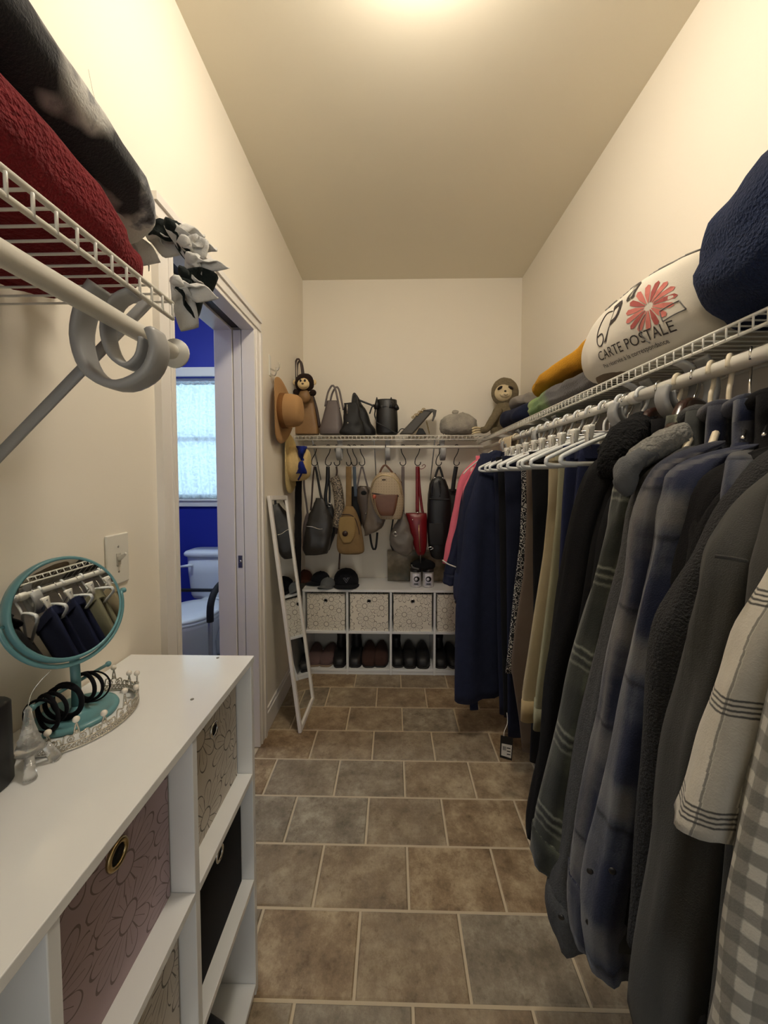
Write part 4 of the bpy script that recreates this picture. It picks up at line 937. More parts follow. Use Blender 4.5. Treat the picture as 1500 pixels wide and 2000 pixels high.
# ================================================================== shoes
def shoe(label, loc, rz, mat, sole, L=.25, wd=.045, h=.075, open_=True, group=None, trim=None, boot=0):
    """local: toe towards -Y, heel at +Y"""
    t = thing('shoe', label, 'shoe', loc, R(rz), group, local=True)
    def sec(s):  # half width, centre shift
        return wd * (.62 + .75 * math.sin(math.pi * min(1, (s * .92 + .05))) ** .7 - .28 * max(0, s - .55) * 1.2)
    MB().loft([[Vector((sec(s) * sc * sgnpow(math.cos(a), .7), 0, 0)) + Vector((0, -L / 2 + s * L, 0)) + Vector((0, 0, (.012 if math.sin(a) > 0 else 0) )) for a in [2 * math.pi * i / 16 for i in range(16)]] for s, sc in ((.0, .62), (.015, .84), (.05, 1.02), (.2, 1.08), (.4, 1), (.6, .92), (.8, .95), (.95, .8), (1., .45))]).build('sole', sole, t)
    hs = [(.005, .60, .28), (.025, .84, .50), (.10, 1.02, .72), (.25, 1.06, .84), (.40, .98, .98), (.52, .93, 1.02), (.65, .92, 1.04), (.82, .93, 1.06), (.95, .78, 1.04), (.985, .5, .9)]
    rr = []
    for s, sc, hh in hs:
        w0 = sec(s) * sc; z1 = h * hh * .85
        rr.append([Vector((w0 * sgnpow(math.cos(a), .6), -L / 2 + s * L, .011 + z1 * max(0, sgnpow(math.sin(a), .62)))) for a in [2 * math.pi * i / 20 for i in range(20)]])
    up_ = MB().loft(rr).build('upper', mat, t)
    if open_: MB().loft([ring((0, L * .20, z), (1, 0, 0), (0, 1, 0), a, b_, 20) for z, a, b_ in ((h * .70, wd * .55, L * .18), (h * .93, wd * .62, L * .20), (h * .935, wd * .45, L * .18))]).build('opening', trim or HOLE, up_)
    if boot: MB().loft([ring((0, L * (.22 + .0 * k), h * .8 + boot * k / 4), (1, 0, 0), (0, 1, 0), wd * (.85 + .06 * math.sin(k * 2)), L * .20, 20) for k in range(5)]).noisy(.004, 25).build('shaft', mat, t)
    return t
SB = leather('black_shoe', (20, 19, 20), .5); SBR = fabric('brown_slipper', (62, 42, 36), bs=400); SPK = fabric('mauve_slipper', (98, 78, 76), bs=400); SOL = plain('dark_sole', (22, 20, 20), .7); SOLT = plain('tan_sole', (140, 118, 96), .7)
FZ = QZ[-1] + .0077
def put(label, px, Y, rz, *a, **k): 
    x = at(px, 1295, Y).x; return shoe(label, (x, Y + .125, FZ), rz, *a, **k)
put('mauve slipper at the left of the first shoe cube', 609, 2.41, 8, SPK, SOLT, group='shoes in the back organizer', h=.06, wd=.042)
put('mauve slipper second from the left in the first shoe cube', 636, 2.41, -4, SPK, SOLT, group='shoes in the back organizer', h=.06, wd=.042)
put('black boot at the right of the first shoe cube', 660, 2.40, 3, SB, SOL, group='shoes in the back organizer', boot=.12, wd=.036)
put('black boot at the left of the second shoe cube', 692, 2.405, 0, SB, SOL, group='shoes in the back organizer', boot=.13, wd=.04)
put('brown slipper in the middle of the second shoe cube', 719, 2.405, 2, SBR, SOL, group='shoes in the back organizer', h=.085, wd=.041, trim=SBR)
put('brown slipper at the right of the second shoe cube', 743, 2.41, -2, SBR, SOL, group='shoes in the back organizer', h=.085, wd=.041, trim=SBR)
put('black clog at the left of the third shoe cube', 775, 2.41, 5, SB, SOL, group='shoes in the back organizer', boot=.09, wd=.038)
put('black shoe in the middle of the third shoe cube', 801, 2.40, 0, SB, SOL, group='shoes in the back organizer', wd=.040, h=.09)
put('black shoe at the right of the third shoe cube', 828, 2.40, -3, SB, SOL, group='shoes in the back organizer', wd=.040, h=.09)
put('black shoe beside the robe in the fourth shoe cube', 862, 2.405, 0, SB, SOL, group='shoes in the back organizer', wd=.04, boot=.10)
put('black shoe behind the robe in the fourth shoe cube', 888, 2.405, 4, SB, SOL, group='shoes in the back organizer', wd=.04)
shoe('black shoe lying in the bottom cube of the near organizer', (-.485, .73, CZ[-1] + .0077), 90, SB, SOL)

# ================================================================== hangers
def hanger(kind, label, y, rz, mat, half=.205, group='hangers on the right rod', drop=.168):
    t = thing('clothes_hanger', label, 'hanger', (.63, y, RZ), R(rz), group, local=True)
    r = .0022 if kind in ('wire', 'clip', 'wood') else .0042
    hp = arc((0, 0, 0), .0175, 195, -30, 18, (0, 1, 0)) if kind == 'x' else arc((0, 0, 0), .0185, 200, -25, 18)
    pts = hp + spline([(.0165, 0, -.010), (.010, 0, -.030), (.0, 0, -.045), (0, 0, -.080)], 8)[1:]
    MB().tube(pts, r, 8).build('hook', CHROME if kind != 'tube' else mat, t)
    if kind == 'tube':
        c = [(0, 0, -.078), (half * .5, 0, -.110), (half * .93, 0, -.150), (half, 0, -.162), (half * .94, 0, -drop - .006), (half * .5, 0, -drop - .006), (0, 0, -drop - .006)]
        full_ = [(-x, yy, z) for x, yy, z in reversed(c[1:])] + c
        MB().tube(spline(full_, 70), .0058, 8).build('frame', mat, t)
    elif kind == 'wire':
        P = spline([(-half, 0, -.150), (-half * .5, 0, -.118), (0, 0, -.080), (half * .5, 0, -.118), (half, 0, -.150)], 20); MB().tube(P, .003, 8).build('shoulders', CHROME, t)
    elif kind == 'wood':
        m = MB(); P = spline([(-half, 0, -.155), (-half * .6, 0, -.112), (-.05, 0, -.072), (0, 0, -.062), (.05, 0, -.072), (half * .6, 0, -.112), (half, 0, -.155)], 30)
        m.loft([ring(p, (0, 1, 0), (0, 0, 1), .010 + .004 * abs(p.x) / half, .020 - .006 * abs(p.x) / half, 12, 3) for p in P]).build('shoulders', mat, t)
    elif kind == 'clip':
        MB().tube([(-half * .75, 0, -.085), (half * .75, 0, -.085)], .0024, 8).build('bar', CHROME, t)
        MB().tube([(0, 0, -.078), (0, 0, -.086)], .003, 8).build('neck', CHROME, t)
        for sx in (-1, 1):
            x = sx * half * .62
            c = MB().loft([ring((x, 0, z), (1, 0, 0), (0, 1, 0), a, b_, 12, 4) for z, a, b_ in ((-.128, .006, .010), (-.105, .008, .008), (-.090, .010, .010), (-.075, .011, .014), (-.068, .009, .015))]).build('clip', PLAS, t)
            MB().tube([(x - .007, -.011, -.070), (x - .006, -.009, -.10), (x, -.010, -.13)], .0018, 6).build('spring', CHROME, c)
    return t
WOODD = plain('dark_walnut', (48, 26, 20), .25, var=.3); HW = plain('hanger_white', (224, 226, 224), .3); HC = plain('hanger_cream', (226, 212, 184), .4)

# ================================================================== hanging clothes
XRW = .63; PHI = {}
class Edge:
    def __init__(s, path, D): s.p = [at(a, b, D) for a, b in path]
    def x(s, z):
        P = s.p
        if z >= P[0].z: return P[0].x
        for a, b in zip(P[:-1], P[1:]):
            if a.z >= z >= b.z: return a.x + (b.x - a.x) * (a.z - z) / max(1e-6, a.z - b.z)
        return P[-1].x
def garment(name, label, cat, Dh, De, path, mat, hem=None, sw=.052, tb=.026, bpath=None, collar=None, cuff=None, ctop=1.438, fold=1., seed=1, xr=.885, sleeve=True, smat=None, nosh=False):
    """a garment on a hanger at rod depth Dh: aisle-side edge measured at depth De along path; sleeve hangs on that edge"""
    E_ = Edge(path, De); e0 = E_.p[0]; k = (Dh - De) / max(.08, XRW - e0.x); ph = math.atan(k)
    u = Vector((math.cos(ph), math.sin(ph), 0)); v = Vector((-math.sin(ph), math.cos(ph), 0))
    PHI[Dh] = math.degrees(ph)
    t = thing(name, label, cat, (XRW, Dh, hem if hem is not None else E_.p[-1].z), group='clothes on the right rod')
    BE = Edge(bpath, De) if bpath else E_
    hz = hem if hem is not None else E_.p[-1].z + .10
    rows = 30; rr = []; n = 56
    for i in range(rows):
        s = i / (rows - 1); z = ctop - (ctop - hz) * s
        if z > e0.z:
            q = (z - e0.z) / (ctop - e0.z); xl = e0.x + .03 + (XRW - .075 - e0.x - .03) * q ** 1.35
        else: xl = BE.x(z) + (.034 if not bpath else .0)
        xq = min(xr, XRW + (XRW - xl) * 1.0); xc = (xl + xq) / 2; a = (xq - xl) / 2 / math.cos(ph)
        c = Vector((xc, De + k * (xc - e0.x), z)); b_ = tb * (.75 + .25 * min(1, s * 4))
        R_ = []
        for q in range(n):
            th = 2 * math.pi * q / n; cu, sn = math.cos(th), math.sin(th)
            uu = a * sgnpow(cu, .8); vv = b_ * sgnpow(sn, .6)
            w_ = fold * .012 * min(1, s * 2) * (math.sin(uu * 46 + seed) + .6 * math.sin(uu * 27 + seed * 2.3 + z * 3))
            p = c + u * uu + v * (vv + w_)
            p.z += (.010 * math.sin(uu * 15 + seed)) * (s ** 6)
            R_.append(p)
        rr.append(R_)
    MB().loft(rr).build('body', mat, t)
    if sleeve:
        for side in (0, 1):
            S = spline(E_.p, 34); rr = []
            for i, p in enumerate(S):
                s = i / 33; a = sw * (.12 + .88 * min(1, s * 4.5) ** .6) * (1 - .18 * s); b_ = (tb + .010) * (.2 + .8 * min(1, s * 4.5) ** .6)
                px_ = p if side == 0 else Vector((min(2 * XRW - p.x, xr + .005), De + k * (min(2 * XRW - p.x, xr) - e0.x), p.z))
                c = px_ + u * (a * (1 if side == 0 else -1)) - v * (.012)
                R_ = []
                for q in range(28):
                    th = 2 * math.pi * q / 28
                    f = 1 + fold * (.10 * math.sin(3 * th + seed + s * 5) * s + .05 * math.sin(7 * th + seed * 3 + s * 9) + .22 * noise.noise(Vector((math.cos(th) * 1.6 + seed * 5, math.sin(th) * 1.6, s * 7))))
                    R_.append(c + u * (a * f * math.cos(th)) + v * (b_ * f * math.sin(th)) + Vector((0, 0, .006 * math.sin(th * 2 + seed) * s)))
                rr.append(R_)
            so = MB().loft(rr).build('sleeve', smat or mat, t)
            if cuff and side == 0:
                L = rr[-5:]; g = []
                for R0 in L:
                    cc = sum(R0, Vector()) / len(R0); g.append([cc + (p - cc) * 1.06 for p in R0])
                MB().loft(g).build('cuff', cuff, so)
    if collar:
        c0 = Vector((XRW, Dh, ctop - .012))
        MB().tube([c0 + u * (.074 * math.cos(a)) + v * (.036 * math.sin(a)) + Vector((0, 0, .012 * math.cos(2 * a))) for a in [2 * math.pi * i / 26 for i in range(26)]], .013, 8, True).build('collar', collar, t)
    return t, E_, u, v
def pants(label, D, path, mat, wd=.26, tb=.022, waist=1.405, cuffm=None, seed=1, bandm=None, k=.10):
    E_ = Edge(path, D); hz = E_.p[-1].z
    t = thing('trousers', label, 'trousers', (XRW, D, hz), group='trousers on the right rod')
    for leg in (0, 1):
        rr = []; rows = 26; n = 36; off = leg * .026
        for i in range(rows):
            s = i / (rows - 1); z = waist - (waist - hz - leg * .012) * s; xl = E_.x(z) + leg * .012; w0 = wd * (1 - .28 * s)
            c = Vector((xl + w0 / 2, D + k * (xl - .45) + off, z)); R_ = []
            for q in range(n):
                th = 2 * math.pi * q / n; uu = w0 / 2 * sgnpow(math.cos(th), .75); vv = tb * .55 * sgnpow(math.sin(th), .7)
                R_.append(c + Vector((uu, vv + .005 * math.sin(uu * 40 + seed + leg) * min(1, s * 3), 0)))
            rr.append(R_)
        lo = MB().loft(rr).build('trouser_leg', mat, t)
        if cuffm:
            g = []
            for R0 in rr[-3:]:
                cc = sum(R0, Vector()) / len(R0); g.append([cc + Vector(((p - cc).x * 1.04, (p - cc).y * 1.25, (p - cc).z)) for p in R0])
            MB().loft(g).build('turn_up', cuffm, lo)
    xl = E_.x(waist); MB().loft([ring((xl + wd / 2, D + k * (xl - .45) + .012, z), (1, 0, 0), (0, 1, 0), wd / 2 + .003, tb + .004, 28, 4) for z in (waist - .036, waist - .034, waist, waist + .003)]).build('waistband', bandm or mat, t)
    return t
NAVYR = fabric('navy_terry', (31, 36, 58), .3, 30, .9, 420); NAVYS = fabric('navy_satin', (26, 31, 54), .2, 20, .2, 500, .55); PINK = fabric('coral_pink_cloth', (226, 112, 130), .12, 20, .5, 600)
WPIPE = fabric('white_piping', (226, 220, 208), .05)
garment('pink_robe', 'coral pink robe hanging nearest the back wall', 'robe', 2.13, 2.07, [(958, 884), (925, 902), (896, 938), (884, 1000), (873, 1060), (865, 1102)], PINK, hem=.62, sw=.05, bpath=[(925, 905), (899, 950), (892, 1010), (890, 1150)], collar=PINK, seed=2)
g, E_, u, v = garment('navy_pajama_top', 'navy pajama shirt with white piping over the pink robe', 'shirt', 2.05, 1.98, [(970, 882), (935, 908), (908, 945), (896, 1010), (884, 1065), (872, 1110), (866, 1140)], NAVYS, hem=.60, sw=.058, bpath=[(930, 915), (912, 950), (905, 1010), (898, 1150)], collar=NAVYS, cuff=NAVYS, seed=3)
p0 = at(864, 1094, 1.945); MB().tube(spline([p0, at(876, 1102, 1.93), at(892, 1108, 1.935)], 12), .0035, 6).build('piping', WPIPE, g)
MB().tube(spline([at(962, 880, 1.945), at(935, 899, 1.94), at(914, 916, 1.94), at(905, 926, 1.94)], 12), .0035, 6).build('piping', WPIPE, g)
g, E_, u, v = garment('navy_robe', 'long navy terry robe with turned-back cuffs in the far corner', 'robe', 1.89, 1.83, [(962, 880), (936, 900), (914, 945), (902, 1000), (893, 1080), (888, 1172)], NAVYR, hem=.215, sw=.062, tb=.045, bpath=[(940, 900), (905, 1000), (889, 1180), (888, 1370)], collar=NAVYR, cuff=fabric('navy_terry_cuff', (36, 42, 66), .3, 30, .9, 420), seed=4)
for a in (925, 985): MB().strip(spline([at(a, 1330, 1.80), at(a, 1365, 1.80), at(a + 1, 1386, 1.80)], 8), .042, .012).build('belt_end', NAVYR, g)
JN = fabric('dark_denim', (24, 28, 46), .25, 40, .6, 700); JB = fabric('black_denim', (15, 15, 18), .25, 40, .5, 700); JN2 = fabric('navy_denim', (28, 34, 62), .25, 40, .6, 700)
TAU = fabric('taupe_twill', (98, 84, 72), .2, 16, .5, 700); KHA = fabric('khaki_twill', (166, 152, 122), .15, 14, .5, 700); OLI = fabric('olive_khaki', (142, 138, 112), .15, 14, .5, 700)
def bwprint():
    t = NT('black_white_print'); co = t.coord(); vo = t.n('ShaderNodeTexVoronoi'); vo.inputs['Scale'].default_value = 62; t.l.new(co, vo.inputs['Vector'])
    k = t.math('GREATER_THAN', t.math('ADD', t.math('SINE', t.math('MULTIPLY', vo.outputs[0], 17)), t.math('MULTIPLY', t.noise(20, 2, co), .9)), .95)
    t.col(t.mix(k, (.006, .006, .008), (.50, .47, .42))); t.set(Roughness=.9); return t.m
pants('dark navy trousers next to the long navy robe', 1.70, [(962, 885), (968, 1000), (972, 1250), (976, 1395)], JN, seed=1)
pants('black trousers second after the long navy robe', 1.62, [(972, 890), (975, 1000), (978, 1200), (984, 1400)], JB, seed=2)
pants('dark denim jeans behind the black and white print trousers', 1.54, [(984, 890), (988, 1000), (990, 1200), (992, 1440)], JN, seed=3)
tg = pants('black and white floral print trousers', 1.46, [(1018, 890), (1020, 960), (1016, 1060), (1004, 1160), (994, 1260), (988, 1315)], bwprint(), .22, seed=4)
pants('taupe brown trousers right of the print trousers', 1.37, [(1028, 905), (1030, 1000), (1024, 1120), (1008, 1220), (998, 1300), (1014, 1400), (1022, 1470)], TAU, .24, seed=5)
pants('black trousers between the taupe and khaki trousers', 1.30, [(1038, 885), (1042, 1000), (1044, 1200), (1040, 1400), (1036, 1490)], JB, .24, seed=6)
pants('khaki trousers with turned-up hems', 1.22, [(1074, 885), (1072, 980), (1062, 1080), (1044, 1190), (1030, 1280), (1020, 1340), (1017, 1405)], KHA, .18, seed=7, cuffm=fabric('khaki_turnup', (170, 150, 112), .1, 14))
pants('olive khaki trousers with hems turned up behind the khaki pair', 1.15, [(1094, 885), (1088, 1000), (1076, 1120), (1060, 1250), (1046, 1360), (1042, 1424)], OLI, .17, seed=8, cuffm=OLI)
pants('dark blue jeans hanging right of the khaki trousers', 1.07, [(1108, 880), (1100, 980), (1092, 1150), (1080, 1350), (1064, 1480)], JN2, .20, seed=9)
pants('navy jeans with a visible waistband beside the fur-collar coat', .99, [(1134, 872), (1124, 970), (1112, 1150), (1096, 1400)], JN2, .24, seed=10, waist=1.40)
# price tag on a string
tb0 = at(990, 1485, 1.50)
t = thing('price_tag', 'black hang tag with a white barcode label on a string', 'tag', tb0)
c = [at(978, 1436, 1.42), at(1002, 1441, 1.42), at(1000, 1486, 1.42), at(976, 1479, 1.42)]
def card(q, th=.0012):
    m = MB(); o = Vector((0, th, 0)); return m.add([p for p in q] + [p + o for p in q], [(0, 1, 2, 3), (7, 6, 5, 4), (0, 4, 5, 1), (1, 5, 6, 2), (2, 6, 7, 3), (3, 7, 4, 0)])
tc_ = card(c).build('card', plain('black_card', (18, 16, 16), .5), t, smooth=False)
lc = [at(980, 1452, 1.419), at(1000, 1456, 1.419), at(998, 1481, 1.419), at(979, 1475, 1.419)]
card(lc, .0006).build('white_label', plain('white_paper', (222, 218, 210), .7), tc_, smooth=False)
for i in range(6):
    a0 = 982 + i * 1.2; card([at(a0, 1457 + i * .25, 1.4185), at(a0 + .6, 1457.2 + i * .25, 1.4185), at(a0 + .5, 1465 + i * .25, 1.4185), at(a0 - .1, 1465 + i * .25, 1.4185)], .0004).build('barcode_bar', BLK, tc_, smooth=False)
for zz in (1460, 1466, 1472): card([at(990, zz, 1.4185), at(997, zz + 1.5, 1.4185), at(997, zz + 3.2, 1.4185), at(990, zz + 1.8, 1.4185)], .0004).build('printed_line', BLK, tc_, smooth=False)
MB().tube(spline([at(990, 1392, 1.45), at(991, 1412, 1.44), at(985, 1428, 1.43), at(984, 1438, 1.42)], 14), .0012, 5).build('string', WPIPE, t)

# shirts, coats and jackets, far to near
BLKW = fabric('black_wool', (12, 11, 12), .3, 30, .6, 500, sheen=.03); BLKW2 = fabric('soft_black', (14, 13, 15), .3, 30, .6, 500, sheen=.03)
FUR = fabric('black_faux_fur', (9, 9, 10), .4, 60, 1., 130, dist=.01)
g, E_, u, v = garment('fur_collar_coat', 'black coat with a black faux fur collar right of the trousers', 'coat', .885, .83, [(1222, 868), (1180, 890), (1138, 945), (1108, 1060), (1082, 1220), (1060, 1400), (1044, 1540), (1031, 1638)], BLKW, hem=.50, sw=.062, tb=.034, collar=FUR, seed=1)
MB().tube(spline([at(1195, 935, .80), at(1205, 890, .80), at(1225, 855, .82), (.56, .86, 1.425), (.60, .885, 1.455)], 16), [.020, .028, .034, .037, .038, .038, .038, .037, .036, .035, .033, .031, .029, .027, .024, .02], 16).noisy(.009, 55, 3).build('fur_trim', FUR, g)
garment('black_jacket', 'plain black jacket between the fur-collar coat and sherpa jacket', 'jacket', .83, .775, [(1262, 880), (1232, 918), (1190, 985), (1160, 1090), (1135, 1250), (1105, 1450), (1075, 1580), (1058, 1690)], BLKW2, hem=.55, sw=.056, seed=2)
GRN = plaid('green_plaid_flannel', (78, 80, 66), [(0, .115, .3, .42, (38, 40, 36), .8), (1, .17, .25, .4, (36, 38, 34), .7), (1, .17, .60, .03, (158, 158, 142), .55), (1, .17, .65, .03, (30, 32, 30), .8), (1, .17, .70, .03, (150, 150, 134), .5), (1, .17, .75, .03, (30, 32, 30), .8), (1, .17, .80, .03, (140, 140, 126), .45), (0, .115, .75, .04, (160, 160, 140), .5)])
SHER = fabric('grey_sherpa', (120, 118, 112), .3, 90, 1, 130, dist=.008)
g, E_, u, v = garment('sherpa_flannel_jacket', 'green plaid flannel jacket with a grey sherpa collar', 'jacket', .785, .72, [(1290, 868), (1238, 900), (1212, 950), (1196, 1010), (1180, 1090), (1150, 1200), (1114, 1350), (1080, 1500), (1050, 1640), (1046, 1690)], GRN, hem=.60, sw=.060, tb=.032, cuff=GRN, seed=3)
rl = [at(1232, 908, .70), at(1270, 880, .70), at(1320, 855, .71), at(1375, 838, .73), at(1405, 830, .76)]
MB().tube(spline(rl, 22), [.014, .018, .02, .022, .023] + [.024] * 12 + [.023, .022, .02, .018, .014], 16).noisy(.005, 90, 3).build('sherpa_collar', SHER, g)
MB().tube(spline([at(1224, 965, .675), at(1222, 925, .675), at(1240, 900, .685), at(1290, 880, .70)], 14), [.006, .013, .017, .019, .020, .020, .020, .020, .019, .018, .017, .015, .013, .01], 14).noisy(.006, 45, 2).build('hood', fabric('grey_fleece_hood', (84, 85, 86), .25, 60, .8, 300), g)
CHT = fabric('charcoal_tweed', (66, 66, 66), .5, 160, .9, 380); CHS = fabric('charcoal_suede', (58, 59, 57), .15, 9, .3, 600)
garment('charcoal_jacket', 'charcoal textured jacket with a rounded cuff next to the sherpa jacket', 'jacket', .745, .672, [(1330, 872), (1272, 915), (1244, 965), (1220, 1070), (1192, 1200), (1158, 1350), (1130, 1500), (1102, 1650), (1078, 1760), (1080, 1825)], CHS, hem=.55, sw=.050, cuff=CHT, smat=CHT, collar=CHT, seed=4)
BPL = plaid('blue_grey_plaid_flannel', (62, 63, 72), [(1, .026, .5, .4, (34, 38, 54), .35), (0, .02, .5, .4, (40, 42, 56), .3), (1, .21, .30, .42, (24, 30, 54), .85), (0, .13, .3, .35, (28, 32, 52), .55), (1, .21, .72, .22, (104, 102, 100), .6), (0, .13, .8, .12, (120, 116, 112), .5), (1, .21, .54, .03, (24, 24, 34), .8)])
BPL2 = plaid('blue_white_plaid_flannel', (50, 56, 74), [(1, .03, .5, .35, (30, 36, 58), .4), (0, .024, .5, .35, (90, 92, 98), .25), (1, .24, .25, .40, (22, 30, 60), .85), (1, .24, .62, .22, (126, 124, 120), .6), (0, .12, .25, .30, (28, 36, 62), .6), (0, .12, .70, .18, (112, 112, 114), .5), (1, .24, .80, .03, (20, 22, 34), .8)])
g, E_, u, v = garment('blue_grey_flannel_shirt', 'blue and grey plaid flannel shirt in the middle of the right rod', 'shirt', .705, .625, [(1385, 862), (1318, 888), (1280, 925), (1256, 990), (1240, 1100), (1216, 1225), (1188, 1370), (1160, 1500), (1132, 1640), (1120, 1740), (1122, 1830)], BPL, hem=.50, sw=.046, collar=BPL, cuff=BPL, seed=5)
g, E_, u, v = garment('blue_white_flannel_shirt', 'blue and white plaid flannel shirt with a long blue tail', 'shirt', .665, .58, [(1450, 868), (1375, 890), (1332, 925), (1312, 985), (1296, 1080), (1270, 1200), (1242, 1340), (1212, 1480), (1186, 1620), (1156, 1780), (1160, 1900)], BPL2, hem=.455, sw=.042, collar=BPL2, bpath=[(1375, 892), (1330, 980), (1300, 1200), (1240, 1500), (1190, 1750), (1176, 1990)], seed=6)
garment('black_shirt', 'black shirt right of the blue and white flannel', 'shirt', .62, .545, [(1490, 872), (1425, 905), (1372, 960), (1348, 1060), (1326, 1200), (1296, 1400), (1262, 1650), (1240, 1830)], BLKW2, hem=.52, sw=.042, collar=BLKW2, seed=7)
garment('black_fleece', 'dark black fleece between the black shirt and charcoal fleece', 'jacket', .585, .52, [(1520, 885), (1450, 930), (1396, 990), (1366, 1090), (1340, 1220), (1312, 1420), (1280, 1700), (1262, 1860)], fabric('black_fleece', (16, 15, 16), .4, 60, .8, 300, sheen=.03), hem=.50, sw=.042, seed=8)
CHF = fabric('charcoal_fleece', (42, 42, 43), .4, 140, 1, 300, dist=.004)
garment('charcoal_fleece_jacket', 'charcoal fleece jacket left of the grey yoke shirt', 'jacket', .55, .49, [(1560, 850), (1500, 890), (1440, 965), (1385, 1065), (1330, 1165), (1288, 1265), (1272, 1500), (1256, 1750), (1242, 1880)], CHF, hem=.50, sw=.040, seed=9)
CHY = fabric('charcoal_shirting', (66, 66, 64), .15, 9, .4, 650)
g, E_, u, v = garment('charcoal_yoke_shirt', 'long charcoal shirt with a stitched shoulder yoke', 'shirt', .505, .445, [(1590, 850), (1500, 930), (1432, 1010), (1394, 1092), (1368, 1220), (1342, 1360), (1318, 1500), (1292, 1700), (1262, 1880), (1240, 2040)], CHY, hem=.35, sw=.060, tb=.030, bpath=[(1500, 930), (1400, 1100), (1340, 1500), (1280, 2000), (1270, 2200)], seed=10)
MB().tube(spline([at(1396, 1086, .40), at(1425, 1090, .395), at(1458, 1096, .40)], 12), .0022, 6).build('yoke_seam', fabric('seam_charcoal', (50, 49, 47)), g)
BL = fabric('blue_denim_shirt', (30, 42, 70), .2, 30, .5, 650)
garment('denim_shirt', 'blue denim shirt between the charcoal yoke shirt and white plaid shirt', 'shirt', .465, .42, [(1600, 880), (1520, 985), (1484, 1050), (1468, 1180), (1450, 1350), (1430, 1550)], BL, hem=.62, sw=.04, seed=11)
WPL = plaid('white_black_plaid', (214, 208, 194), [(0, .085, .55, .34, (150, 146, 136), .75)] + [(1, .118, .30 + i * .045, .020, (40, 40, 42), .9) for i in range(4)] + [(0, .085, .36, .03, (60, 60, 60), .7), (0, .085, .76, .03, (60, 60, 60), .7)], .9, .25, .01, .003)
garment('white_plaid_shirt', 'white short-sleeved shirt with black windowpane plaid', 'shirt', .42, .375, [(1640, 900), (1560, 1000), (1500, 1115), (1440, 1225), (1395, 1340), (1356, 1470), (1312, 1600)], WPL, hem=.75, sw=.046, tb=.020, bpath=[(1560, 1010), (1470, 1250), (1440, 1600), (1430, 1900)], seed=12, fold=.5)
GIN = plaid('grey_gingham', (206, 202, 190), [(0, .024, .25, .5, (120, 118, 110), .72), (1, .026, .5, .5, (112, 110, 104), .72)], .9, .25, .06, .004)
garment('grey_gingham_shirt', 'grey and white gingham shirt nearest the camera', 'shirt', .37, .335, [(1700, 950), (1600, 1080), (1520, 1280), (1478, 1440), (1442, 1600), (1412, 1780), (1388, 1980), (1380, 2060)], GIN, hem=.55, sw=.040, tb=.018, seed=13, fold=.5)

# hangers
for y, lb in ((2.13, 'cream hanger in the pink robe'), (2.05, 'cream hanger in the navy pajama shirt'), (1.89, 'cream hanger in the long navy robe')): hanger('tube', lb, y, 8, HC, .20)
for y, lb in ((1.70, 'the navy trousers by the robe'), (1.62, 'the black trousers by the robe'), (1.54, 'the dark denim jeans'), (1.46, 'the black and white print trousers'), (1.37, 'the taupe trousers'), (1.30, 'the black trousers beside the taupe pair'), (1.22, 'the khaki trousers'), (1.15, 'the olive khaki trousers'), (1.07, 'the dark blue jeans'), (.99, 'the navy jeans by the fur-collar coat')):
    hanger('clip', 'metal hanger with white clips holding ' + lb, y + .012, 4, PLAS, .17)
for i, (y, nb) in enumerate(((1.78, 'between the navy robe and the first trousers'), (1.66, 'behind the black trousers by the robe'), (1.58, 'in front of the black trousers by the robe'), (1.50, 'just behind the black and white print trousers'), (1.42, 'just behind the taupe trousers'), (1.335, 'just in front of the taupe trousers'), (1.26, 'just behind the khaki trousers'), (1.185, 'just in front of the khaki trousers'), (1.11, 'just in front of the olive khaki trousers'), (1.03, 'between the two pairs of blue jeans'), (.945, 'touching the fur-collar coat'))):
    hanger('tube', 'empty white tube hanger ' + nb, y, 3 + (i * 37 % 7), HW, .215 + .004 * (i % 3), 'empty white tube hangers')
for y, lb, kd, mt in ((.885, 'dark wooden hanger in the fur-collar coat', 'wood', WOODD), (.785, 'dark wooden hanger in the sherpa flannel jacket', 'wood', WOODD), (.83, 'white tube hanger in the plain black jacket', 'tube', HC), (.745, 'cream tube hanger in the charcoal textured jacket', 'tube', HC), (.705, 'cream tube hanger in the blue and grey flannel', 'tube', HC), (.665, 'metal hook hanger in the blue and white flannel', 'wire', CHROME), (.62, 'metal hook hanger in the black shirt', 'wire', CHROME), (.585, 'metal hook hanger in the black fleece', 'wire', CHROME), (.55, 'metal hook hanger in the charcoal fleece jacket', 'wire', CHROME), (.505, 'white tube hanger in the charcoal yoke shirt', 'tube', HW), (.465, 'white tube hanger in the denim shirt', 'tube', HW), (.42, 'white tube hanger in the white plaid shirt', 'tube', HW), (.37, 'white tube hanger in the gingham shirt', 'tube', HW)):
    hanger(kd, lb, y, PHI.get(y, 14), mt, .14 if kd == 'wood' else .115)
# cream cloth over the rod
t = thing('cream_cloth', 'folded cream cloth draped over the right rod', 'cloth', (.63, 1.98, RZ))
rr = []
for i in range(9):
    y = 1.92 + .12 * i / 8
    P = [(.63 - .0165, RZ - .105), (.63 - .0165, RZ - .03), (.63 - .0162, RZ)] + [(.63 + .0162 * math.cos(R(a)), RZ + .0162 * math.sin(R(a))) for a in (150, 120, 90, 60, 30)] + [(.63 + .0162, RZ), (.63 + .0165, RZ - .03), (.63 + .0165, RZ - .11)]
    Q = [(x + (.0028 if x > .63 else -.0028) * (1 if zz < RZ + .012 else .3), zz + (.0028 if zz > RZ + .005 else 0)) for x, zz in P]
    rr.append([Vector((x, y, zz)) for x, zz in P] + [Vector((x, y, zz)) for x, zz in reversed(Q)])
MB().loft(rr).build('cloth', fabric('cream_flannel', (224, 204, 168), .06), t)

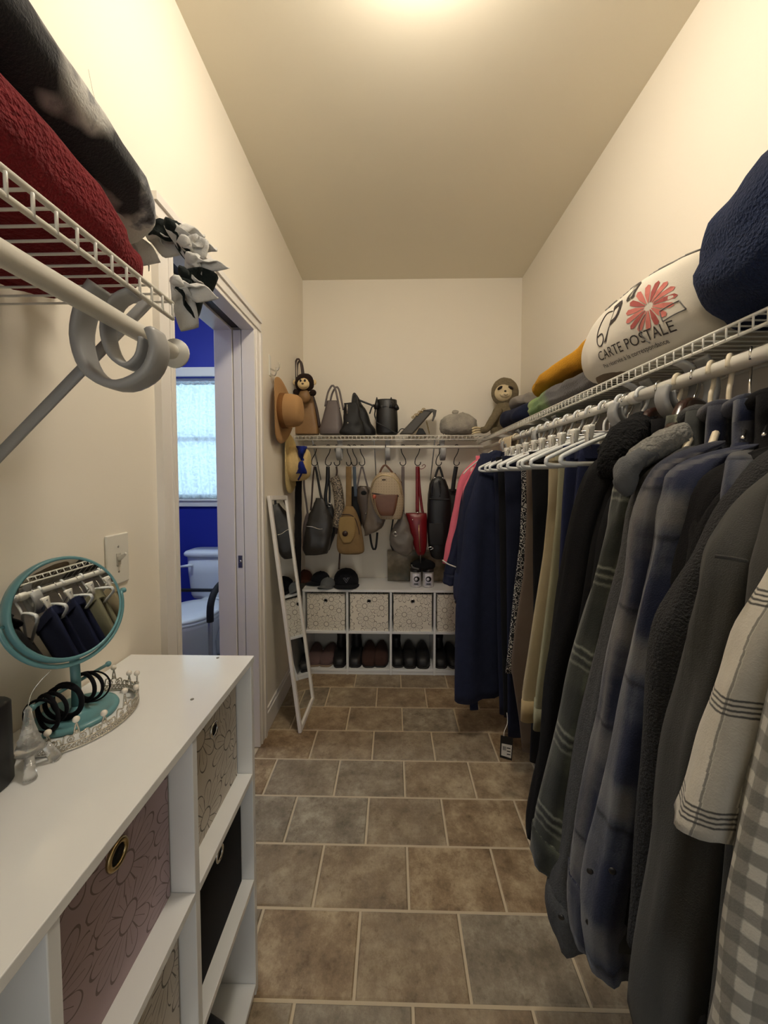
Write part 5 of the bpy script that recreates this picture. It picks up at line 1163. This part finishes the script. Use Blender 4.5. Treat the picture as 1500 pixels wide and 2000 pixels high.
# ================================================================== blankets and cushion on the right shelf
TOPZ = SZ + .0024
def soft(name, label, cat, x0, x1, y0, y1, z0, z1, mat, amp=.008, fq=9, e=3.2, seed=1, folds=0, rise=0, nl=34, tilt=0, slope=0, group=None):
    """rounded soft slab running along Y; folds>0 pinches layer lines into its sides"""
    t = thing(name, label, cat, ((x0 + x1) / 2, (y0 + y1) / 2, z0), group=group); rr = []
    cx_, a = (x0 + x1) / 2, (x1 - x0) / 2
    for i in range(nl + 1):
        s = i / nl; th = math.pi * (s - .5); y = (y0 + y1) / 2 + (y1 - y0) / 2 * sgnpow(math.sin(th), .62)
        sh = max(.06, math.cos(th)) ** .36; h = (z1 - z0) * (1 + rise * (s - .5)); R_ = []
        for q in range(56):
            al = 2 * math.pi * q / 56; cu, sn = sgnpow(math.cos(al), 2 / e), sgnpow(math.sin(al), 2 / e)
            zz = z0 + h / 2 + h / 2 * sn * (sh if sn > 0 else 1 - (1 - sh) * .35)
            pin = 1
            if folds: pin = 1 - .055 * (1 - abs(math.sin(math.pi * folds * (zz - z0) / h))) ** 3 * (1 if abs(cu) > .6 else 0)
            p = Vector((cx_ + a * cu * sh * pin, y, zz))
            d = noise.noise_vector(p * fq + Vector((seed * 9., 0, 0))) * amp + noise.noise_vector(p * fq * 2.7 + Vector((0, seed * 5., 0))) * amp * .4
            if zz < z0 + .012: d.z = abs(d.z) * .3
            p += d; p.z = max(p.z + slope * (y - y0), z0) ; R_.append(p)
        rr.append(R_)
    MB().loft(rr).build('cloth', mat, t); return t
NVF = fabric('navy_fleece', (24, 35, 62), .6, 9, 1., 160, dist=.008)
soft('navy_fleece_blanket', 'large folded navy fleece blanket at the near end of the right shelf', 'blanket', .562, .905, .15, .765, TOPZ, 1.86, NVF, .022, 6, 2.5, 2, 2, 0)
def tiedye():
    t = NT('green_grey_blanket'); co = t.coord()
    sp = t.n('ShaderNodeSeparateXYZ'); t.l.new(co, sp.inputs[0])
    v = t.math('ADD', t.math('MULTIPLY', sp.outputs[1], 1.35), t.math('MULTIPLY', t.noise(7, 3, co), .35))
    t.col(t.ramp(v, (.0, lin((60, 54, 50))), (.15, lin((66, 60, 62))), (.30, lin((104, 140, 56))), (.42, lin((86, 124, 44))), (.5, lin((130, 160, 70)))))
    t.set(Roughness=.95, Sheen_Weight=.3); t.bump(t.noise(260, 3, co), .8, .004); return t.m
soft('green_grey_blanket', 'green and grey fleece blanket folded under the mustard blanket', 'blanket', .635, .90, 1.18, 1.86, TOPZ, 1.70, tiedye(), .012, 11, 3, 3, 2)
MUS = fabric('mustard_fleece', (190, 134, 30), .2, 12, .9, 240, dist=.005)
soft('mustard_blanket', 'mustard yellow fleece blanket behind the printed cushion', 'blanket', .655, .90, 1.13, 1.86, 1.706, 1.81, MUS, .012, 9, 2.6, 5, 0, -.25)
soft('brown_grey_throw', 'brown and grey throw end tucked below the cushion', 'blanket', .625, .74, 1.02, 1.175, TOPZ, 1.672, fabric('brown_grey_fleece', (96, 82, 66), .5, 20, .9, 240), .010, 14, 2.6, 6)
soft('navy_folded_jeans', 'dark navy folded garments beside the sloth', 'folded clothes', .635, .90, 1.90, 2.26, TOPZ, 1.715, fabric('navy_knit', (22, 28, 50), .3, 20, .7, 300), .016, 10, 2.6, 7)
soft('grey_folded_towel', 'small grey towel behind the navy folded garments', 'towel', .70, .89, 2.06, 2.30, 1.722, 1.80, fabric('grey_towel', (130, 124, 116), .2, 20, .8, 300), .012, 12, 2.4, 8)
# printed cushion
CUS = fabric('cushion_cotton', (222, 214, 198), .05, 9, .3, 700, sheen=0)
PX, PZ, PA, PB, PY0, PY1 = .745, 1.715, .158, .120, .775, 1.245
cu = thing('printed_cushion', 'white cushion printed with French postcard writing and a pink flower', 'cushion', (PX, (PY0 + PY1) / 2, TOPZ))
def cus(s, al, o=0):
    """s 0..1 along the shelf (0 = near end), al angle round the section, 0 = aisle side, 90 = top"""
    th = math.pi * (s - .5); k = max(.02, math.cos(th)) ** .30; y = (PY0 + PY1) / 2 + (PY1 - PY0) / 2 * sgnpow(math.sin(th), .8)
    bump = 1 + .03 * math.sin(s * 17 + al * 3) * math.cos(al * 2) * .5 + .012 * math.sin(s * 31 + al) + .022 * noise.noise(Vector((s * 5, math.cos(al) * 1.8, math.sin(al) * 1.8)))
    kz = k * (1 - .22 * max(0, s - .55) * 2)
    p = Vector((PX - (PA * k * bump + o) * sgnpow(math.cos(al), .72), y, PZ + (PB * kz * bump + o) * sgnpow(math.sin(al), .78)))
    p.z = max(p.z - (1 - kz) * PB * .55, TOPZ + .0005); return p
m = MB().loft([[cus(i / 110, 2 * math.pi * q / 150) for q in range(150)] for i in range(111)]); m.build('cover', CUS, cu)
def s_of(y): 
    q = max(-1, min(1, (y - (PY0 + PY1) / 2) / ((PY1 - PY0) / 2))); return .5 + math.asin(sgnpow(q, 1.25)) / math.pi
def al_of(z): 
    q = max(-1, min(1, (z - PZ) / PB)); return math.asin(sgnpow(q, 1 / .78))
def onc(y, z, o=.0018): return cus(s_of(y), al_of(z), o)
INK = plain('brown_black_ink', (58, 50, 46), .8); INKG = plain('grey_ink', (122, 120, 116), .8); PKI = plain('coral_print', (208, 120, 108), .8); PKD = plain('coral_print_dark', (172, 84, 78), .8)
def text_on(txt, size, y, z, mat, shear=0, rise=0., sx=1., name='printed_text'):
    cv = bpy.data.curves.new('lettering', 'FONT'); cv.body = txt; cv.size = size; cv.shear = shear; cv.resolution_u = 3
    o = bpy.data.objects.new('lettering', cv); COL.objects.link(o); dg = bpy.context.evaluated_depsgraph_get(); dg.update()
    me = o.evaluated_get(dg).to_mesh(); m = MB()
    vs0 = [onc(y - v_.co.x * sx, z + v_.co.y + rise * v_.co.x) for v_ in me.vertices]; m.add(vs0, [tuple(p.vertices) for p in me.polygons])
    o.evaluated_get(dg).to_mesh_clear(); bpy.data.objects.remove(o); bpy.data.curves.remove(cv)
    return m.build(name, mat, cu, smooth=False)
text_on('CARTE POSTALE', .036, 1.085, 1.652, INK, 0, -.06, .98)
text_on('Pte réservée à la correspondance', .0135, 1.085, 1.632, INK, .2, -.06, 1.25)
text_on('P', .125, 1.055, 1.690, INK, .35); text_on('a', .080, .955, 1.755, INK, .35)
MB().tube([onc(p.x, p.y, .0012) for p in spline([(1.02, 1.765, 0), (1.06, 1.775, 0), (1.085, 1.745, 0), (1.085, 1.705, 0), (1.065, 1.688, 0), (1.05, 1.70, 0), (1.062, 1.722, 0), (1.085, 1.722, 0)], 30)], .0014, 5).build('printed_flourish', INK, cu)
fy_, fz_ = .880, 1.715
for k in range(15):
    a = 2 * math.pi * k / 15; m = MB(); P = [(.012, -.10), (.04, -.17), (.062, -.12), (.068, 0), (.062, .12), (.04, .17), (.012, .10)]
    m.add([onc(fy_ - r * math.cos(a + q) * 1.0, fz_ + r * .8 * math.sin(a + q), .0010 + .0002 * (k % 3)) for r, q in P], [tuple(range(7))]); m.build('printed_petal', PKI if k % 3 else PKD, cu, smooth=False)
m = MB().tube([onc(y, z, .001) for y, z in [tuple(p)[:2] for p in spline([(.89, 1.70, 0), (.91, 1.68, 0), (.91, 1.655, 0), (.90, 1.635, 0)], 16)]], .0013, 5); m.build('printed_stem', INKG, cu)
for a, b_ in (((.85, 1.690), (.81, 1.70)), ((.81, 1.70), (.80, 1.675)), ((.80, 1.675), (.845, 1.665)), ((.845, 1.665), (.85, 1.690))):
    MB().tube([onc(a[0] + (b_[0] - a[0]) * i / 6, a[1] + (b_[1] - a[1]) * i / 6, .001) for i in range(7)], .0012, 5).build('printed_stamp_line', INKG, cu)
for k in range(9):
    y = 1.10 - k * .04; z = 1.805 + .004 * k * (1 if k < 5 else .5) + (.008 if k % 2 else 0)
    MB().tube([onc(p.x, p.y, .001) for p in spline([(y, z, 0), (y - .012, z + .010, 0), (y - .026, z - .004, 0), (y - .042, z + .006, 0)], 10)], .0028, 5).build('printed_scroll', INKG, cu)

# ================================================================== blankets on the left shelf
RED = fabric('red_sherpa', (112, 22, 28), .35, 40, 1., 170, dist=.007)
soft('red_blanket', 'deep red plush blanket folded on the left shelf', 'blanket', -.645, -.350, -.42, .605, TOPZ, 1.712, RED, .010, 12, 2.7, 3, 0, -.28)
def tiefleece():
    t = NT('black_white_fleece'); co = t.coord(); sp = t.n('ShaderNodeSeparateXYZ'); t.l.new(co, sp.inputs[0])
    n1 = t.noise(7, 3, co, .45)
    v = t.math('ADD', t.math('MULTIPLY', n1, .9), t.math('MULTIPLY', sp.outputs[1], .42))   # print grows lighter towards the fringed end
    dark = t.mix(t.math('GREATER_THAN', t.noise(6, 1, co), .60), lin((17, 17, 21)), lin((196, 194, 190)))
    light = t.ramp(t.noise(13, 5, co, .6), (.33, lin((28, 28, 34))), (.40, lin((120, 122, 128))), (.48, lin((208, 206, 200))), (.62, lin((206, 204, 198))), (.70, lin((140, 140, 146))))
    k = t.n('ShaderNodeMath', operation='MULTIPLY_ADD', use_clamp=True); t.l.new(v, k.inputs[0]); k.inputs[1].default_value = 16; k.inputs[2].default_value = -9.2
    t.col(t.mix(k.outputs[0], dark, light)); t.set(Roughness=.95, Sheen_Weight=.2); t.bump(t.noise(300, 3, co), .5, .003); return t.m
TF = tiefleece()
tf = soft('knotted_fleece_blanket', 'black, white and grey fleece throw with knotted fringe on the red blanket', 'blanket', -.650, -.352, -.42, .655, 1.714, 1.800, TF, .010, 9, 2.6, 9, 0, -.30)
TFW = fabric('white_fleece_knot', (206, 204, 198), .08, 20, .5, 300); TFK = fabric('black_green_fleece_knot', (24, 30, 28), .3, 20, .5, 300)
random.seed(5)
def leaf(b, d, side, L, w_, curl):
    """flat cut-fleece fringe end, broad in the middle, curling downwards"""
    b, d, side = Vector(b), Vector(d).normalized(), Vector(side).normalized(); n_ = d.cross(side).normalized(); rr = []
    for i in range(9):
        s_ = i / 8; c = b + d * (L * s_) + Vector((0, 0, -curl * s_ * s_)); ww = w_ * (.35 + .75 * math.sin(math.pi * min(1, s_ * .62 + .12)))
        rr.append([c + side * (ww * k_) + n_ * (.0016 * h_ + .030 * k_ * k_ * math.sin(s_ * 3.2) + .006 * math.sin(s_ * 9)) for k_, h_ in ((-.5, -1), (-.2, -1.3), (.2, -1.3), (.5, -1), (.5, 1), (.2, 1.3), (-.2, 1.3), (-.5, 1))])
    return MB().loft(rr)
KN = [(-.352, .60, 1.63), (-.362, .64, 1.665), (-.358, .655, 1.70), (-.375, .665, 1.735), (-.40, .665, 1.765), (-.44, .668, 1.76), (-.48, .668, 1.75), (-.53, .668, 1.75), (-.58, .668, 1.745), (-.62, .668, 1.74)]
for k, b in enumerate(KN):
    b = Vector(b); kn = MB().ball(b, .011, .011, .010, 12, 8).noisy(.004, 60, k).build('fringe_knot', TFK if k % 3 == 1 else TFW, tf)
    for j in range(3):
        d = Vector((.7 - .7 * random.random() + .4 * (j - 1), .55 + .3 * random.random(), .55 - 1.2 * random.random())); sd = Vector((.6 * random.random() - .3, .1, .8)) if (k + j) % 2 else Vector((.9, .2, .3))
        leaf(b, d, sd, .036 + .022 * random.random(), .034, .012 + .02 * random.random()).build('fringe_strip', TFK if (k * 3 + j) % 4 == 1 else TFW, kn)

# buttons on the flannel cuffs
for nm, pts in (('charcoal_jacket', [(1096, 1790, .637)]), ('blue_grey_flannel_shirt', [(1152, 1700, .592), (1150, 1800, .592)]), ('blue_white_flannel_shirt', [(1196, 1700, .548)])):
    for px, py, Y in pts: MB().lathe([(.005, 0), (.0055, .001), (.0052, .002), (.003, .0024)], at(px, py, Y), 14, (-.35, -1, 0)).build('cuff_button', plain('dark_button', (30, 28, 28), .35), bpy.data.objects[nm])
